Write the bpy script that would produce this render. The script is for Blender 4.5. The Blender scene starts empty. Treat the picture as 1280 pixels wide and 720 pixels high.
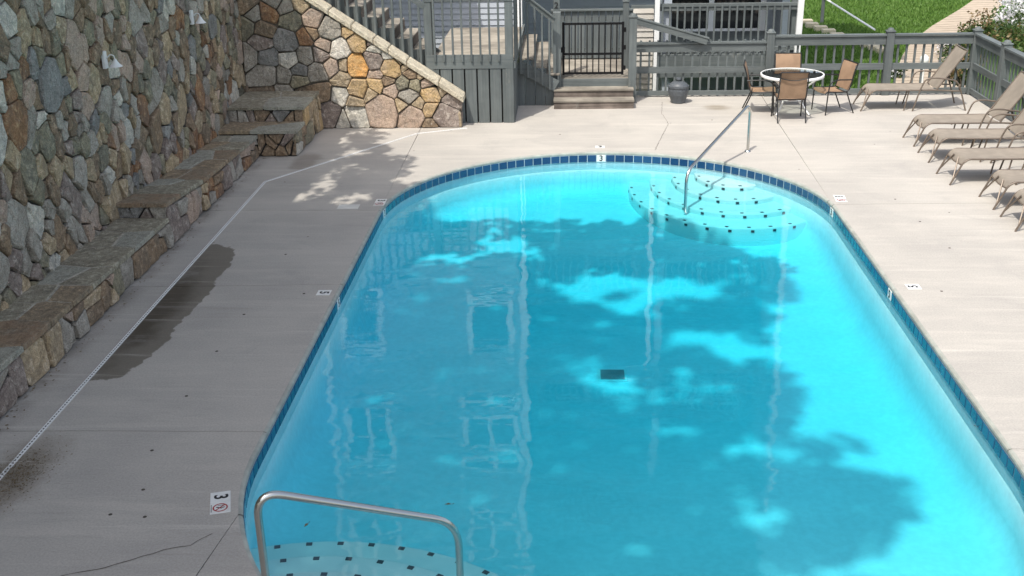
import bpy, bmesh, math, random
import numpy as np
from mathutils import Vector, Matrix, noise as mnoise
R = math.radians
PI = math.pi
SC = bpy.context.scene
COL = SC.collection

# ------------------------------------------------------------ camera
CAM_H = 4.75
FPX = 1400.0                                  # focal length in pixels of a 1280 px wide picture
def _n(v):
    v = np.array(v, float); return v / np.linalg.norm(v)
_Y = _n((74, -560, FPX)); _D = _n((73, (74 * 73 + FPX * FPX) / 560.0, FPX)); _Z = -_D
_X = np.cross(_Y, _Z)
MC = np.array([_X, _Y, _Z])                   # camera axes (right, down, forward) -> world
camd = bpy.data.cameras.new('camera'); cam = bpy.data.objects.new('camera', camd); COL.objects.link(cam)
camd.sensor_width = 36.0; camd.lens = 36.0 * FPX / 1280.0; camd.clip_end = 2000.0; camd.clip_start = 0.1
_r = MC @ np.array([1, 0, 0]); _u = MC @ np.array([0, -1, 0]); _b = MC @ np.array([0, 0, -1])
m = Matrix(((_r[0], _u[0], _b[0], 0), (_r[1], _u[1], _b[1], 0), (_r[2], _u[2], _b[2], CAM_H), (0, 0, 0, 1)))
cam.matrix_world = m
SC.camera = cam

# ------------------------------------------------------------ world, sun, exposure
SUN_EL, SUN_AZ = R(60), R(28)                 # shadows fall towards +y, a little +x
wd = bpy.data.worlds.new('World'); SC.world = wd; wd.use_nodes = True
wn = wd.node_tree; sky = wn.nodes.new('ShaderNodeTexSky'); sky.sky_type = 'NISHITA'; sky.sun_disc = False
sky.sun_elevation = SUN_EL; sky.sun_rotation = R(180) + SUN_AZ
sky.air_density = 1.0; sky.dust_density = 3.0; sky.ozone_density = 0.6
hz = wn.nodes.new('ShaderNodeHueSaturation'); hz.inputs['Saturation'].default_value = 0.68      # thin bright haze: a paler sky all over
wn.links.new(sky.outputs[0], hz.inputs['Color']); wn.links.new(hz.outputs[0], wn.nodes['Background'].inputs[0]); wn.nodes['Background'].inputs[1].default_value = 0.15
sd = bpy.data.lights.new('sun', 'SUN'); sd.energy = 2.5; sd.angle = R(0.53); sd.color = (1.0, 0.955, 0.88)
sun = bpy.data.objects.new('sun', sd); COL.objects.link(sun); sun.location = (-10, -20, 30)
SDIR = Vector((math.sin(SUN_AZ) * math.cos(SUN_EL), math.cos(SUN_AZ) * math.cos(SUN_EL), -math.sin(SUN_EL)))
sun.rotation_euler = SDIR.to_track_quat('-Z', 'Y').to_euler()
SC.view_settings.view_transform = 'Standard'; SC.view_settings.look = 'None'
SC.view_settings.exposure = 0.75; SC.view_settings.gamma = 1.0
SC.cycles.max_bounces = 10; SC.cycles.diffuse_bounces = 5; SC.cycles.transparent_max_bounces = 12

def pj(x, y, z):                              # world point -> photograph pixel, used to choose sizes
    c = MC.T @ np.array([x, y, z - CAM_H]); return 640 + FPX * c[0] / c[2], 360 + FPX * c[1] / c[2]
def at(px, py, z=0.0):
    d = MC @ np.array([px - 640, py - 360, FPX]); t = (z - CAM_H) / d[2]; return float(d[0] * t), float(d[1] * t)
def atY(px, py, Y):
    d = MC @ np.array([px - 640, py - 360, FPX]); t = Y / d[1]; return float(d[0] * t), float(CAM_H + d[2] * t)

# ------------------------------------------------------------ mesh helper
class MB:
    def __init__(s): s.v = []; s.f = []; s.sm = []
    def add(s, vs, fs, smooth=False):
        o = len(s.v); s.v += [tuple(v) for v in vs]; s.f += [tuple(i + o for i in f) for f in fs]; s.sm += [smooth] * len(fs); return s
    def box(s, x0, x1, y0, y1, z0, z1, b=0.0):
        if b <= 0:
            vs = [(x, y, z) for z in (z0, z1) for y in (y0, y1) for x in (x0, x1)]
            return s.add(vs, [(0, 2, 3, 1), (4, 5, 7, 6), (0, 1, 5, 4), (2, 6, 7, 3), (0, 4, 6, 2), (1, 3, 7, 5)])
        bm = bmesh.new(); bmesh.ops.create_cube(bm, size=1)
        for v in bm.verts:
            v.co = ((x0 + x1) / 2 + v.co.x * (x1 - x0), (y0 + y1) / 2 + v.co.y * (y1 - y0), (z0 + z1) / 2 + v.co.z * (z1 - z0))
        bmesh.ops.bevel(bm, geom=bm.edges[:], offset=b, segments=1, affect='EDGES', profile=0.5)
        bm.verts.index_update(); s.add([v.co[:] for v in bm.verts], [[v.index for v in f.verts] for f in bm.faces]); bm.free(); return s
    def hexa(s, p):                            # 8 points: bottom 4 (ccw), top 4
        return s.add(p, [(0, 3, 2, 1), (4, 5, 6, 7), (0, 1, 5, 4), (1, 2, 6, 5), (2, 3, 7, 6), (3, 0, 4, 7)])
    def bar(s, a, b, w, h, up=(0, 0, 1)):      # rectangular bar from a to b, width w sideways, h along up
        a = Vector(a); b = Vector(b); d = (b - a).normalized(); sd_ = d.cross(Vector(up)).normalized(); u = sd_.cross(d).normalized()
        p = []
        for q in (a, b):
            p += [q - sd_ * w / 2 - u * h / 2, q + sd_ * w / 2 - u * h / 2, q + sd_ * w / 2 + u * h / 2, q - sd_ * w / 2 + u * h / 2]
        return s.add([tuple(v) for v in p], [(0, 1, 2, 3), (7, 6, 5, 4), (0, 4, 5, 1), (1, 5, 6, 2), (2, 6, 7, 3), (3, 7, 4, 0)])
    def tube(s, pts, r, n=8, closed=False, cap=True):
        pts = [Vector(p) for p in pts]; N = len(pts); rr = r if isinstance(r, (list, tuple)) else [r] * N
        vs = []; prev = None
        for i, p in enumerate(pts):
            if closed: d = pts[(i + 1) % N] - pts[i - 1]
            else: d = pts[min(i + 1, N - 1)] - pts[max(i - 1, 0)]
            d.normalize()
            if prev is None:
                a = Vector((0, 0, 1)) if abs(d.z) < .9 else Vector((1, 0, 0)); u = d.cross(a).normalized()
            else: u = (prev - d * prev.dot(d)).normalized()
            prev = u; w = d.cross(u)
            for k in range(n):
                t = 2 * PI * k / n; vs.append(tuple(p + (u * math.cos(t) + w * math.sin(t)) * rr[i]))
        fs = []
        for i in range(N if closed else N - 1):
            j = (i + 1) % N
            for k in range(n): fs.append((i * n + k, i * n + (k + 1) % n, j * n + (k + 1) % n, j * n + k))
        if cap and not closed: fs += [tuple(range(n - 1, -1, -1)), tuple((N - 1) * n + k for k in range(n))]
        return s.add(vs, fs, True)
    def lathe(s, prof, n=20, c=(0, 0), smooth=True):
        vs = [(c[0] + r * math.cos(2 * PI * k / n), c[1] + r * math.sin(2 * PI * k / n), z) for r, z in prof for k in range(n)]
        fs = [(i * n + k, i * n + (k + 1) % n, (i + 1) * n + (k + 1) % n, (i + 1) * n + k) for i in range(len(prof) - 1) for k in range(n)]
        return s.add(vs, fs, smooth)
    def mesh(s, name, mat):
        me = bpy.data.meshes.new(name); me.from_pydata(s.v, [], s.f)
        me.polygons.foreach_set('use_smooth', s.sm); me.materials.append(mat); me.update()
        if any(s.sm):
            me.set_sharp_from_angle(angle=R(50))
        return me

def rounded(pts, r, n=5):                     # polyline with rounded corners
    pts = [Vector(p) for p in pts]; out = [pts[0]]
    for i in range(1, len(pts) - 1):
        a, b, c = pts[i - 1], pts[i], pts[i + 1]; rr = min(r, (a - b).length * .45, (c - b).length * .45)
        p = b + (a - b).normalized() * rr; q = b + (c - b).normalized() * rr
        for k in range(n + 1):
            t = k / n; out.append(p * (1 - t) ** 2 + b * 2 * t * (1 - t) + q * t * t)
    return out + [pts[-1]]

ORG = {}
def link(name, data, parent=None, loc=(0, 0, 0)):
    o = bpy.data.objects.new(name, data); COL.objects.link(o); o.location = loc
    if parent: o.parent = parent
    return o
def thing(name, label=None, cat=None, loc=(0, 0, 0), rotz=0, group=None, kind=None):
    o = link(name, None, None, loc); o.rotation_euler = (0, 0, rotz); ORG[o] = Vector(loc)
    return tag(o, label, cat, group, kind)
def tag(o, label=None, cat=None, group=None, kind=None):
    if label: o['label'] = label
    if cat: o['category'] = cat
    if group: o['group'] = group
    if kind: o['kind'] = kind
    return o
def part(name, mb, mat, parent=None, kind=None, label=None):          # coordinates local to the parent
    o = link(name, mb.mesh(name, mat), parent); ORG[o] = ORG.get(parent, Vector((0, 0, 0)))
    return tag(o, label, None, None, kind)
def wpart(name, mb, mat, parent, kind=None, label=None):              # coordinates given in the world
    g = ORG[parent]; mb.v = [(v[0] - g.x, v[1] - g.y, v[2] - g.z) for v in mb.v]
    return part(name, mb, mat, parent, kind, label)
def inst(name, me, parent, loc, rot=(0, 0, 0), world=True, scale=None):
    g = ORG[parent] if world else Vector((0, 0, 0))
    o = link(name, me, parent, Vector(loc) - g); o.rotation_euler = rot
    if scale: o.scale = scale
    return o
def dup(root, loc, rotz=None, label=None):
    def cp(o, par):
        c = o.copy(); COL.objects.link(c); c.parent = par
        for ch in list(o.children): cp(ch, c)
        return c
    c = cp(root, None); c.location = loc
    if rotz is not None: c.rotation_euler = (0, 0, rotz)
    if label: c['label'] = label
    return c

# ------------------------------------------------------------ materials
class NT:
    def __init__(s, name):
        s.m = bpy.data.materials.new(name); s.m.use_nodes = True; s.t = s.m.node_tree; s.n = s.t.nodes; s.l = s.t.links
        s.b = s.n['Principled BSDF']; s.out = s.n['Material Output']
        s.geo = s.n.new('ShaderNodeNewGeometry'); s.tc = s.n.new('ShaderNodeTexCoord')
    def val(s, sock, v):
        if isinstance(v, bpy.types.NodeSocket): s.l.new(v, sock)
        elif v is not None: sock.default_value = v
    def noise(s, scale, detail=4, rough=.55, vec=None, stretch=None, dist=0):
        n = s.n.new('ShaderNodeTexNoise'); v = vec or s.tc.outputs['Object']
        if stretch:
            mp = s.n.new('ShaderNodeMapping'); s.l.new(v, mp.inputs[0]); mp.inputs['Scale'].default_value = stretch; v = mp.outputs[0]
        s.l.new(v, n.inputs['Vector']); n.inputs['Scale'].default_value = scale; n.inputs['Detail'].default_value = detail
        n.inputs['Roughness'].default_value = rough; n.inputs['Distortion'].default_value = dist; return n.outputs[0]
    def voro(s, scale, vec=None, feature='F1'):
        n = s.n.new('ShaderNodeTexVoronoi'); n.feature = feature; s.l.new(vec or s.tc.outputs['Object'], n.inputs['Vector'])
        n.inputs['Scale'].default_value = scale; return n.outputs[0]
    def mth(s, op, a, b=None, c=None, clamp=False):
        n = s.n.new('ShaderNodeMath'); n.operation = op; n.use_clamp = clamp; s.val(n.inputs[0], a); s.val(n.inputs[1], b)
        if c is not None: s.val(n.inputs[2], c)
        return n.outputs[0]
    def rng(s, v, a, b, c=0., d=1.):
        n = s.n.new('ShaderNodeMapRange'); s.l.new(v, n.inputs[0]); n.interpolation_type = 'SMOOTHSTEP'
        for i, q in enumerate((a, b, c, d)): n.inputs[i + 1].default_value = q
        return n.outputs[0]
    def mix(s, f, a, b, mode='MIX'):
        n = s.n.new('ShaderNodeMix'); n.data_type = 'RGBA'; n.blend_type = mode; s.val(n.inputs[0], f)
        for k, v in ((6, a), (7, b)):
            if isinstance(v, tuple): v = (*v[:3], 1.0)
            s.val(n.inputs[k], v)
        return n.outputs[2]
    def hsv(s, col, v=None, h=None, sat=None):
        n = s.n.new('ShaderNodeHueSaturation'); s.l.new(col, n.inputs['Color']); s.val(n.inputs['Value'], v); s.val(n.inputs['Hue'], h); s.val(n.inputs['Saturation'], sat); return n.outputs[0]
    def bump(s, h, strength=.3, dist=.01, prev=None):
        n = s.n.new('ShaderNodeBump'); s.l.new(h, n.inputs['Height']); n.inputs['Strength'].default_value = strength; n.inputs['Distance'].default_value = dist
        if prev: s.l.new(prev, n.inputs['Normal'])
        return n.outputs[0]
    def fin(s, col=None, rough=.6, metal=0., normal=None, spec=None):
        s.val(s.b.inputs['Base Color'], (*col, 1.0) if isinstance(col, tuple) else col); s.val(s.b.inputs['Roughness'], rough); s.b.inputs['Metallic'].default_value = metal
        if normal: s.l.new(normal, s.b.inputs['Normal'])
        if spec is not None: s.b.inputs['Specular IOR Level'].default_value = spec
        return s.m

def simple(name, c, rough=.6, metal=0., var=.12, scale=8., bump=.0, spec=None):
    t = NT(name); n = t.noise(scale, 4); n2 = t.noise(scale * .2, 2)
    f = t.mth('ADD', t.mth('MULTIPLY', n, .6), t.mth('MULTIPLY', n2, .4))
    v = t.rng(f, .3, .7, 1 - var, 1 + var)
    col = t.hsv(t.mix(0., c, c), v)
    return t.fin(col, rough, metal, t.bump(n, bump, .01) if bump else None, spec)

def stone(name, c1, c2, c3, vein=.25):
    t = NT(name)
    pos = t.geo.outputs['Position']; isl = t.geo.outputs['Random Per Island']
    off = t.n.new('ShaderNodeVectorMath'); off.operation = 'ADD'; t.l.new(pos, off.inputs[0])
    cb = t.n.new('ShaderNodeCombineXYZ'); k = t.mth('MULTIPLY', isl, 37.); t.l.new(k, cb.inputs[0]); t.l.new(k, cb.inputs[2]); t.l.new(cb.outputs[0], off.inputs[1]); p = off.outputs[0]
    big = t.noise(3.2, 3, .6, p); mid = t.noise(13, 5, .65, p, None, .4); fine = t.noise(70, 4, .7, p)
    strata = t.noise(7, 5, .7, p, (3.2, 3.2, .9), .5)
    col = t.mix(t.rng(big, .35, .65), c1, c2)
    col = t.mix(t.rng(mid, .52, .72), col, c3)
    col = t.mix(t.rng(strata, .56, .7, 0, vein + .25), col, (.06, .055, .05))
    lich = t.noise(15, 5, .7, p)
    col = t.mix(t.mth('MULTIPLY', t.rng(lich, .62, .7), .45), col, (.45, .44, .40))
    v = t.mth('ADD', t.mth('MULTIPLY', isl, .85), .78); v = t.mth('MULTIPLY', v, t.mth('MULTIPLY', t.rng(fine, .25, .75, .66, 1.34), t.rng(mid, .3, .7, .78, 1.2)))
    col = t.hsv(col, v, None, .95)
    nb = t.bump(mid, .9, .05); nb = t.bump(strata, .8, .035, nb); nb = t.bump(fine, .7, .009, nb)
    return t.fin(col, .88, 0, nb, .25)

ST = {
 'grey':   stone('stone_grey', (.275, .245, .20), (.38, .345, .29), (.19, .17, .145)),
 'blue':   stone('stone_blue_grey', (.19, .185, .17), (.28, .27, .25), (.13, .125, .115)),
 'tan':    stone('stone_tan', (.40, .30, .18), (.32, .25, .165), (.46, .38, .27)),
 'brown':  stone('stone_brown', (.26, .18, .11), (.19, .145, .10), (.33, .245, .165)),
 'rust':   stone('stone_rust', (.29, .155, .075), (.19, .12, .08), (.36, .24, .13)),
 'cream':  stone('stone_cream', (.50, .46, .38), (.42, .40, .35), (.55, .50, .42), .1),
 'pink':   stone('stone_pink', (.42, .31, .23), (.36, .28, .22), (.28, .20, .16)),
 'olive':  stone('stone_olive', (.25, .22, .145), (.19, .175, .13), (.30, .26, .18)),
 'gold':   stone('stone_gold', (.47, .32, .15), (.40, .29, .17), (.36, .25, .15), .15),
 'orange': stone('stone_orange', (.60, .29, .07), (.55, .33, .13), (.36, .20, .09), .1),
 'white':  stone('stone_white', (.62, .58, .50), (.56, .50, .42), (.50, .43, .36), .05),
 'purple': stone('stone_purple_brown', (.21, .165, .14), (.27, .22, .185), (.38, .33, .28)),
}
FLAG = [stone('flagstone_green_grey', (.29, .26, .19), (.235, .21, .155), (.36, .33, .25)),
        stone('flagstone_brown', (.29, .225, .145), (.23, .18, .12), (.35, .25, .15)),
        stone('flagstone_pale', (.34, .33, .27), (.28, .27, .22), (.24, .22, .17)),
        stone('flagstone_rust', (.27, .185, .115), (.24, .19, .13), (.21, .18, .135))]
M_COP = stone('coping_stone', (.40, .35, .26), (.46, .41, .31), (.33, .29, .22), .1)
M_MORT = simple('dark_mortar', (.045, .04, .034), .95, 0, .4, 20, .4)
M_MORT2 = simple('flagstone_joint_mortar', (.38, .35, .29), .95, 0, .4, 30, .4)
def wood(name, c, c2, ax, rough=.75, wear=.25):
    t = NT(name); st = [28, 28, 28]; st[ax] = 1.2
    g = t.noise(1, 5, .65, t.geo.outputs['Position'], tuple(st), .3); b = t.noise(1.7, 4, .6, t.geo.outputs['Position'])
    col = t.mix(t.rng(g, .35, .7), c, c2); sc_ = t.noise(5, 6, .75, t.geo.outputs['Position'], (1, 1, .5)); col = t.mix(t.rng(sc_, .60, .70, 0, .45), col, (.25, .24, .21)); isl = t.n.new('ShaderNodeObjectInfo').outputs['Random']
    v = t.mth('ADD', t.mth('MULTIPLY', isl, .18), .91); v = t.mth('MULTIPLY', v, t.rng(b, .3, .7, 1 - wear, 1 + wear))
    return t.fin(t.hsv(col, v), rough, 0, t.bump(g, .25, .004), .3)
GR, GR2 = (.105, .120, .120), (.140, .155, .152)
M_WV = wood('grey_painted_wood_upright', GR, GR2, 2, .6, .12)
M_WX = wood('grey_painted_wood_level', GR, GR2, 0, .6, .12)
M_WY = wood('grey_painted_wood_sideways', GR, GR2, 1, .6, .12)
M_RAW = wood('weathered_bare_wood', (.30, .27, .22), (.19, .17, .145), 0, .9, .3)
M_RAWD = wood('stained_step_wood', (.20, .165, .14), (.10, .085, .075), 0, .9, .4)
M_STEEL = NT('brushed_stainless'); _f = M_STEEL.noise(1, 3, .5, None, (60, 60, 60)); M_STEEL = M_STEEL.fin((.55, .55, .52), .24, 1.)
M_BLACK = simple('black_powder_coat', (.012, .012, .013), .4, 0, .1)
M_BLACKW = simple('black_gate_metal', (.006, .006, .007), .7, 0, .2, 20, 0, .2)
M_WHITE = simple('white_paint', (.78, .78, .76), .45, 0, .05, 3)
M_WHITEF = simple('white_vinyl_trim', (.85, .85, .84), .5, 0, .06, 2)
M_TAUPE = simple('taupe_frame_metal', (.17, .135, .105), .4, .3, .1)
def sling(name, c, c2):
    t = NT(name); w = t.n.new('ShaderNodeTexWave'); t.l.new(t.tc.outputs['Object'], w.inputs[0]); w.bands_direction = 'Y'; w.inputs['Scale'].default_value = 26; w.inputs['Distortion'].default_value = .6
    n = t.noise(5, 3); f = t.mth('MULTIPLY', w.outputs[1], .5); col = t.mix(f, c, c2); col = t.hsv(col, t.rng(n, .3, .7, .9, 1.1))
    return t.fin(col, .85, 0, t.bump(t.noise(260, 1), .2, .002), .2)
M_SLING = sling('taupe_sling_fabric', (.25, .215, .175), (.29, .255, .21))
M_SLINGT = sling('tan_sling_fabric', (.27, .18, .115), (.32, .215, .145))
def concrete():
    t = NT('brushed_pool_concrete'); pos = t.geo.outputs['Position']
    a = t.noise(.55, 5, .6, pos); b = t.noise(2.6, 5, .65, pos, (.25, 1.6, 1), .4); c = t.noise(55, 3, .7, pos); sp = t.voro(2.3, pos)
    col = t.mix(t.rng(a, .35, .65), (.445, .415, .37), (.385, .36, .325))
    col = t.mix(t.rng(b, .45, .72, 0, .55), col, (.50, .465, .41))
    col = t.mix(t.rng(t.noise(3.1, 6, .7, pos, (.3, 2.4, 1)), .56, .72, 0, .4), col, (.33, .305, .275))
    sep = t.n.new('ShaderNodeSeparateXYZ'); t.l.new(pos, sep.inputs[0]); X, Y = sep.outputs[0], sep.outputs[1]
    wob = t.noise(1.6, 4, .6, pos); fw = t.noise(7, 4, .6, pos)
    def ell(cx, cy, rx, ry, soft, amp=.5, rot=0):
        dx = t.mth('SUBTRACT', X, cx); dy = t.mth('SUBTRACT', Y, cy)
        dx = t.mth('DIVIDE', dx, rx); dy = t.mth('DIVIDE', dy, ry)
        d = t.mth('SQRT', t.mth('ADD', t.mth('MULTIPLY', dx, dx), t.mth('MULTIPLY', dy, dy)))
        d = t.mth('ADD', d, t.mth('MULTIPLY', t.mth('SUBTRACT', wob, .5), amp)); d = t.mth('ADD', d, t.mth('MULTIPLY', t.mth('SUBTRACT', fw, .5), amp * .35))
        return t.rng(d, 1., 1. - soft)
    px_ = t.mth('POWER', t.mth('ABSOLUTE', t.mth('DIVIDE', t.mth('SUBTRACT', X, -4.66), .50)), 3.2); py_ = t.mth('POWER', t.mth('ABSOLUTE', t.mth('DIVIDE', t.mth('SUBTRACT', Y, 11.55), 1.95)), 3.2)
    dd = t.mth('ADD', t.mth('ADD', px_, py_), t.mth('MULTIPLY', t.mth('SUBTRACT', wob, .5), 1.5)); dd = t.mth('ADD', dd, t.mth('MULTIPLY', t.mth('SUBTRACT', fw, .5), .6))
    pud = t.mth('MULTIPLY', t.rng(dd, 1.04, .94), t.rng(X, -4.70, -4.64))
    core = t.mth('MULTIPLY', ell(-4.66, 11.3, .46, 1.75, .6, 1.0), pud)
    col = t.mix(t.mth('MULTIPLY', pud, .76), col, (.105, .088, .062)); col = t.mix(t.mth('MULTIPLY', core, .8), col, (.055, .042, .028))
    s2 = ell(-4.55, 7.75, .42, .8, .8, .9); col = t.mix(t.mth('MULTIPLY', s2, .75), col, (.16, .13, .09))
    s3 = ell(2.75, 21.1, .33, .36, .7, .7); col = t.mix(t.mth('MULTIPLY', s3, .6), col, (.20, .165, .11))
    s4 = ell(-1.6, 5.2, 1.8, 1.0, .8, .9); col = t.mix(t.mth('MULTIPLY', s4, .2), col, (.2, .19, .17))
    s5 = ell(-4.3, 17.4, .3, .7, .6, .9); col = t.mix(t.mth('MULTIPLY', s5, .5), col, (.16, .13, .10))
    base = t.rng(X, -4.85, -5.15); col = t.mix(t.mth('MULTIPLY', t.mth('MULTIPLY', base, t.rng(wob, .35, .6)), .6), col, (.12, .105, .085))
    rain = t.noise(2.2, 6, .75, pos, (.12, 3.0, 1), .3); col = t.mix(t.rng(rain, .55, .7, 0, .5), col, (.56, .53, .47)); col = t.mix(t.rng(rain, .42, .30, 0, .35), col, (.29, .265, .235))
    blot = t.noise(1.1, 6, .7, pos, None, .8); col = t.mix(t.rng(blot, .54, .66, 0, .30), col, (.33, .31, .285))
    col = t.mix(t.rng(sp, .035, .022), col, (.05, .045, .04))
    col = t.hsv(col, t.rng(c, .2, .8, .86, 1.14))
    rough = t.mth('SUBTRACT', .85, t.mth('MULTIPLY', pud, .35))
    nb = t.bump(c, .25, .004); nb = t.bump(t.noise(18, 3, .6, pos, (.15, 2, 1)), .15, .004, nb)
    return t.fin(col, rough, 0, nb, .3)
M_CONC = concrete()
M_LIP = simple('mossy_coping_edge', (.34, .35, .31), .85, 0, .2, 9, .3)
M_BED = simple('dark_bed_concrete', (.09, .08, .07), .95, 0, .3)  # dark bed concrete that shows in the slab joints
M_CRACK = simple('crack_dirt', (.06, .05, .04), .95, 0, .3)
def plaster():
    t = NT('pool_plaster'); pos = t.geo.outputs['Position']; n = t.noise(1.3, 4, .6, pos); f = t.noise(14, 3, .6, pos)
    col = t.mix(t.rng(n, .35, .65), (.48, .62, .66), (.52, .66, .70)); col = t.hsv(col, t.rng(f, .3, .7, .96, 1.04)); return t.fin(col, .7, 0, None, .2)
M_PLAST = plaster()
M_PLAST2 = simple('pale_step_plaster', (.58, .63, .63), .7, 0, .05, 3)
def tilem():
    t = NT('cobalt_waterline_tile'); r = t.n.new('ShaderNodeObjectInfo').outputs['Random']; n = t.noise(40, 4, .6)
    col = t.mix(r, (.010, .040, .11), (.022, .075, .17)); col = t.mix(t.rng(n, .4, .7, 0, .5), col, (.02, .07, .15)); return t.fin(col, .15, 0, None, .5)
M_TILE = tilem()
M_GROUT = simple('pale_grout', (.42, .50, .52), .8, 0, .2, 30)
M_DTILE = simple('dark_step_tile', (.012, .02, .035), .3, 0, .1)
M_INK = simple('black_print', (.01, .01, .01), .6, 0, .05)
M_RED = simple('red_print', (.35, .02, .02), .6, 0, .05)
M_TTILE = simple('white_ceramic', (.72, .72, .69), .35, 0, .08, 10)
def siding():
    t = NT('grey_blue_siding'); n = t.noise(1, 4, .6, t.geo.outputs['Position'], (2, 2, 30)); col = t.mix(t.rng(n, .3, .7), (.36, .39, .43), (.41, .44, .48)); return t.fin(col, .65, 0, t.bump(n, .1, .003), .3)
M_SIDE = siding()
M_CREAM = simple('cream_lap_board', (.50, .47, .42), .7, 0, .08, 5)
M_DARKG = NT('dark_window_glass').fin((.012, .014, .016), .05, 0, None, .8)
M_PANE = NT('sky_tinted_window_pane').fin((.13, .19, .22), .08, 0, None, .5)  # pale reflected sky put into the pane's base colour
M_ROOF = simple('dark_roof_shingle', (.06, .058, .055), .9, 0, .3, 20)
def tglass():
    t = NT('clear_table_glass'); tr = t.n.new('ShaderNodeBsdfTransparent'); tr.inputs[0].default_value = (.84, .87, .86, 1); gl = t.n.new('ShaderNodeBsdfGlossy'); gl.inputs['Roughness'].default_value = .03
    fr = t.n.new('ShaderNodeFresnel'); fr.inputs[0].default_value = 1.5; mx = t.n.new('ShaderNodeMixShader'); t.l.new(fr.outputs[0], mx.inputs[0]); t.l.new(tr.outputs[0], mx.inputs[1]); t.l.new(gl.outputs[0], mx.inputs[2]); t.l.new(mx.outputs[0], t.out.inputs[0]); return t.m
M_TG = tglass()
def water():
    t = NT('pool_water'); pos = t.geo.outputs['Position']
    w1 = t.noise(1.25, 1, .35, pos, (.7, 1.7, 1), .5); w2 = t.noise(4.2, .5, .4, pos, (.6, 1.9, 1), .6); w3 = t.noise(.35, 2, .5, pos)
    fine = t.mth('MULTIPLY', t.noise(26, 2, .5, pos, (.6, 1.6, 1)), t.rng(w3, .5, .62))
    nb = t.bump(w1, 1., .0068); nb = t.bump(w2, 1., .0016, nb); nb = t.bump(fine, 1., .0004, nb)
    fr = t.n.new('ShaderNodeFresnel'); fr.inputs[0].default_value = 1.333; t.l.new(nb, fr.inputs['Normal'])
    fac = t.mth('MULTIPLY', fr.outputs[0], t.mth('SUBTRACT', 1., t.geo.outputs['Backfacing']))
    tr = t.n.new('ShaderNodeBsdfTransparent'); tr.inputs[0].default_value = (.97, 1, 1, 1); gl = t.n.new('ShaderNodeBsdfGlossy'); gl.inputs['Roughness'].default_value = .0; t.l.new(nb, gl.inputs['Normal'])
    mx = t.n.new('ShaderNodeMixShader'); t.l.new(fac, mx.inputs[0]); t.l.new(tr.outputs[0], mx.inputs[1]); t.l.new(gl.outputs[0], mx.inputs[2]); t.l.new(mx.outputs[0], t.out.inputs[0])
    va = t.n.new('ShaderNodeVolumeAbsorption'); va.inputs['Color'].default_value = (0.20, .925, .972, 1); va.inputs['Density'].default_value = 1.5; t.l.new(va.outputs[0], t.out.inputs['Volume'])
    return t.m
M_WATER = water()
def lawn():
    t = NT('mown_lawn'); pos = t.geo.outputs['Position']; a = t.noise(.8, 5, .7, pos); b = t.noise(9, 5, .75, pos, (1, .5, 1)); c = t.noise(40, 3, .7, pos)
    col = t.mix(t.rng(a, .35, .65), (.070, .150, .020), (.10, .195, .030)); col = t.mix(t.rng(b, .5, .75, 0, .7), col, (.14, .235, .05)); pt = t.noise(2.6, 5, .8, pos, (.5, 1.4, 1)); col = t.mix(t.rng(pt, .55, .72, 0, .6), col, (.055, .10, .02)); col = t.hsv(col, t.rng(c, .25, .75, .5, 1.5))
    return t.fin(col, .9, 0, t.bump(c, .8, .05), .2)
M_LAWN = lawn()
M_PATH = simple('tan_paver_path', (.43, .35, .26), .9, 0, .12, 3, .2)
M_SOIL = simple('hillside_soil', (.09, .075, .05), .95, 0, .3, 2, .5)
def leafm(name, c1, c2, tl=.35):
    t = NT(name); r = t.geo.outputs['Random Per Island']; col = t.mix(r, c1, c2); t.fin(col, .5, 0, None, .3)
    tr = t.n.new('ShaderNodeBsdfTranslucent'); t.l.new(col, tr.inputs[0]); mx = t.n.new('ShaderNodeMixShader'); mx.inputs[0].default_value = tl
    t.l.new(t.b.outputs[0], mx.inputs[1]); t.l.new(tr.outputs[0], mx.inputs[2]); t.l.new(mx.outputs[0], t.out.inputs[0]); return t.m
M_LEAF = leafm('maple_leaf', (.06, .11, .03), (.11, .17, .05), .45)
M_LEAFB = leafm('shrub_leaf', (.035, .075, .018), (.10, .135, .035))
M_LEAFR = leafm('reddish_shrub_tip', (.20, .12, .06), (.26, .20, .09))
M_PETAL = leafm('white_blossom', (.68, .66, .66), (.80, .78, .80), .3)
M_BARK = simple('tree_bark', (.10, .08, .06), .95, 0, .35, 14, .8)
M_URN = simple('dark_cast_resin', (.085, .095, .105), .5, 0, .2, 20)
M_LITTER = leafm('dry_leaf_litter', (.10, .065, .03), (.20, .14, .07), .2)

# ------------------------------------------------------------ pool geometry: a stadium
PCX, PR, PY0, PY1 = 0.48, 3.13, 8.14, 14.76
LS = PY1 - PY0
def ploop(t, off=0.0):                        # t: 0 left side bottom, 1 left top, 2 far end done, 3 right bottom, 4 closed
    r = PR + off; t = t % 4.0
    if t < 1: return PCX - r, PY0 + LS * t
    if t < 2: a = PI * (2 - t); return PCX + r * math.cos(a), PY1 + r * math.sin(a)
    if t < 3: return PCX + r, PY1 - LS * (t - 2)
    a = -PI * (t - 3); return PCX + r * math.cos(a), PY0 + r * math.sin(a)
def loop_pts(t0, t1, off=0.0, n=None):
    n = n or max(2, int(math.ceil((t1 - t0) * 44)))
    ts = sorted(set([t0 + (t1 - t0) * i / n for i in range(n + 1)]))
    return [ploop(t, off) for t in ts]
WATER_Z = -0.165
def floor_z(x, y):
    k = max(0, min(1, (y - 6.0) / 5.0)); k2 = max(0, min(1, (17.6 - y) / 5.0))
    return -0.64 - 0.26 * min(k * k * (3 - 2 * k), 1) * min(k2 * k2 * (3 - 2 * k2), 1) - .02

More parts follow.
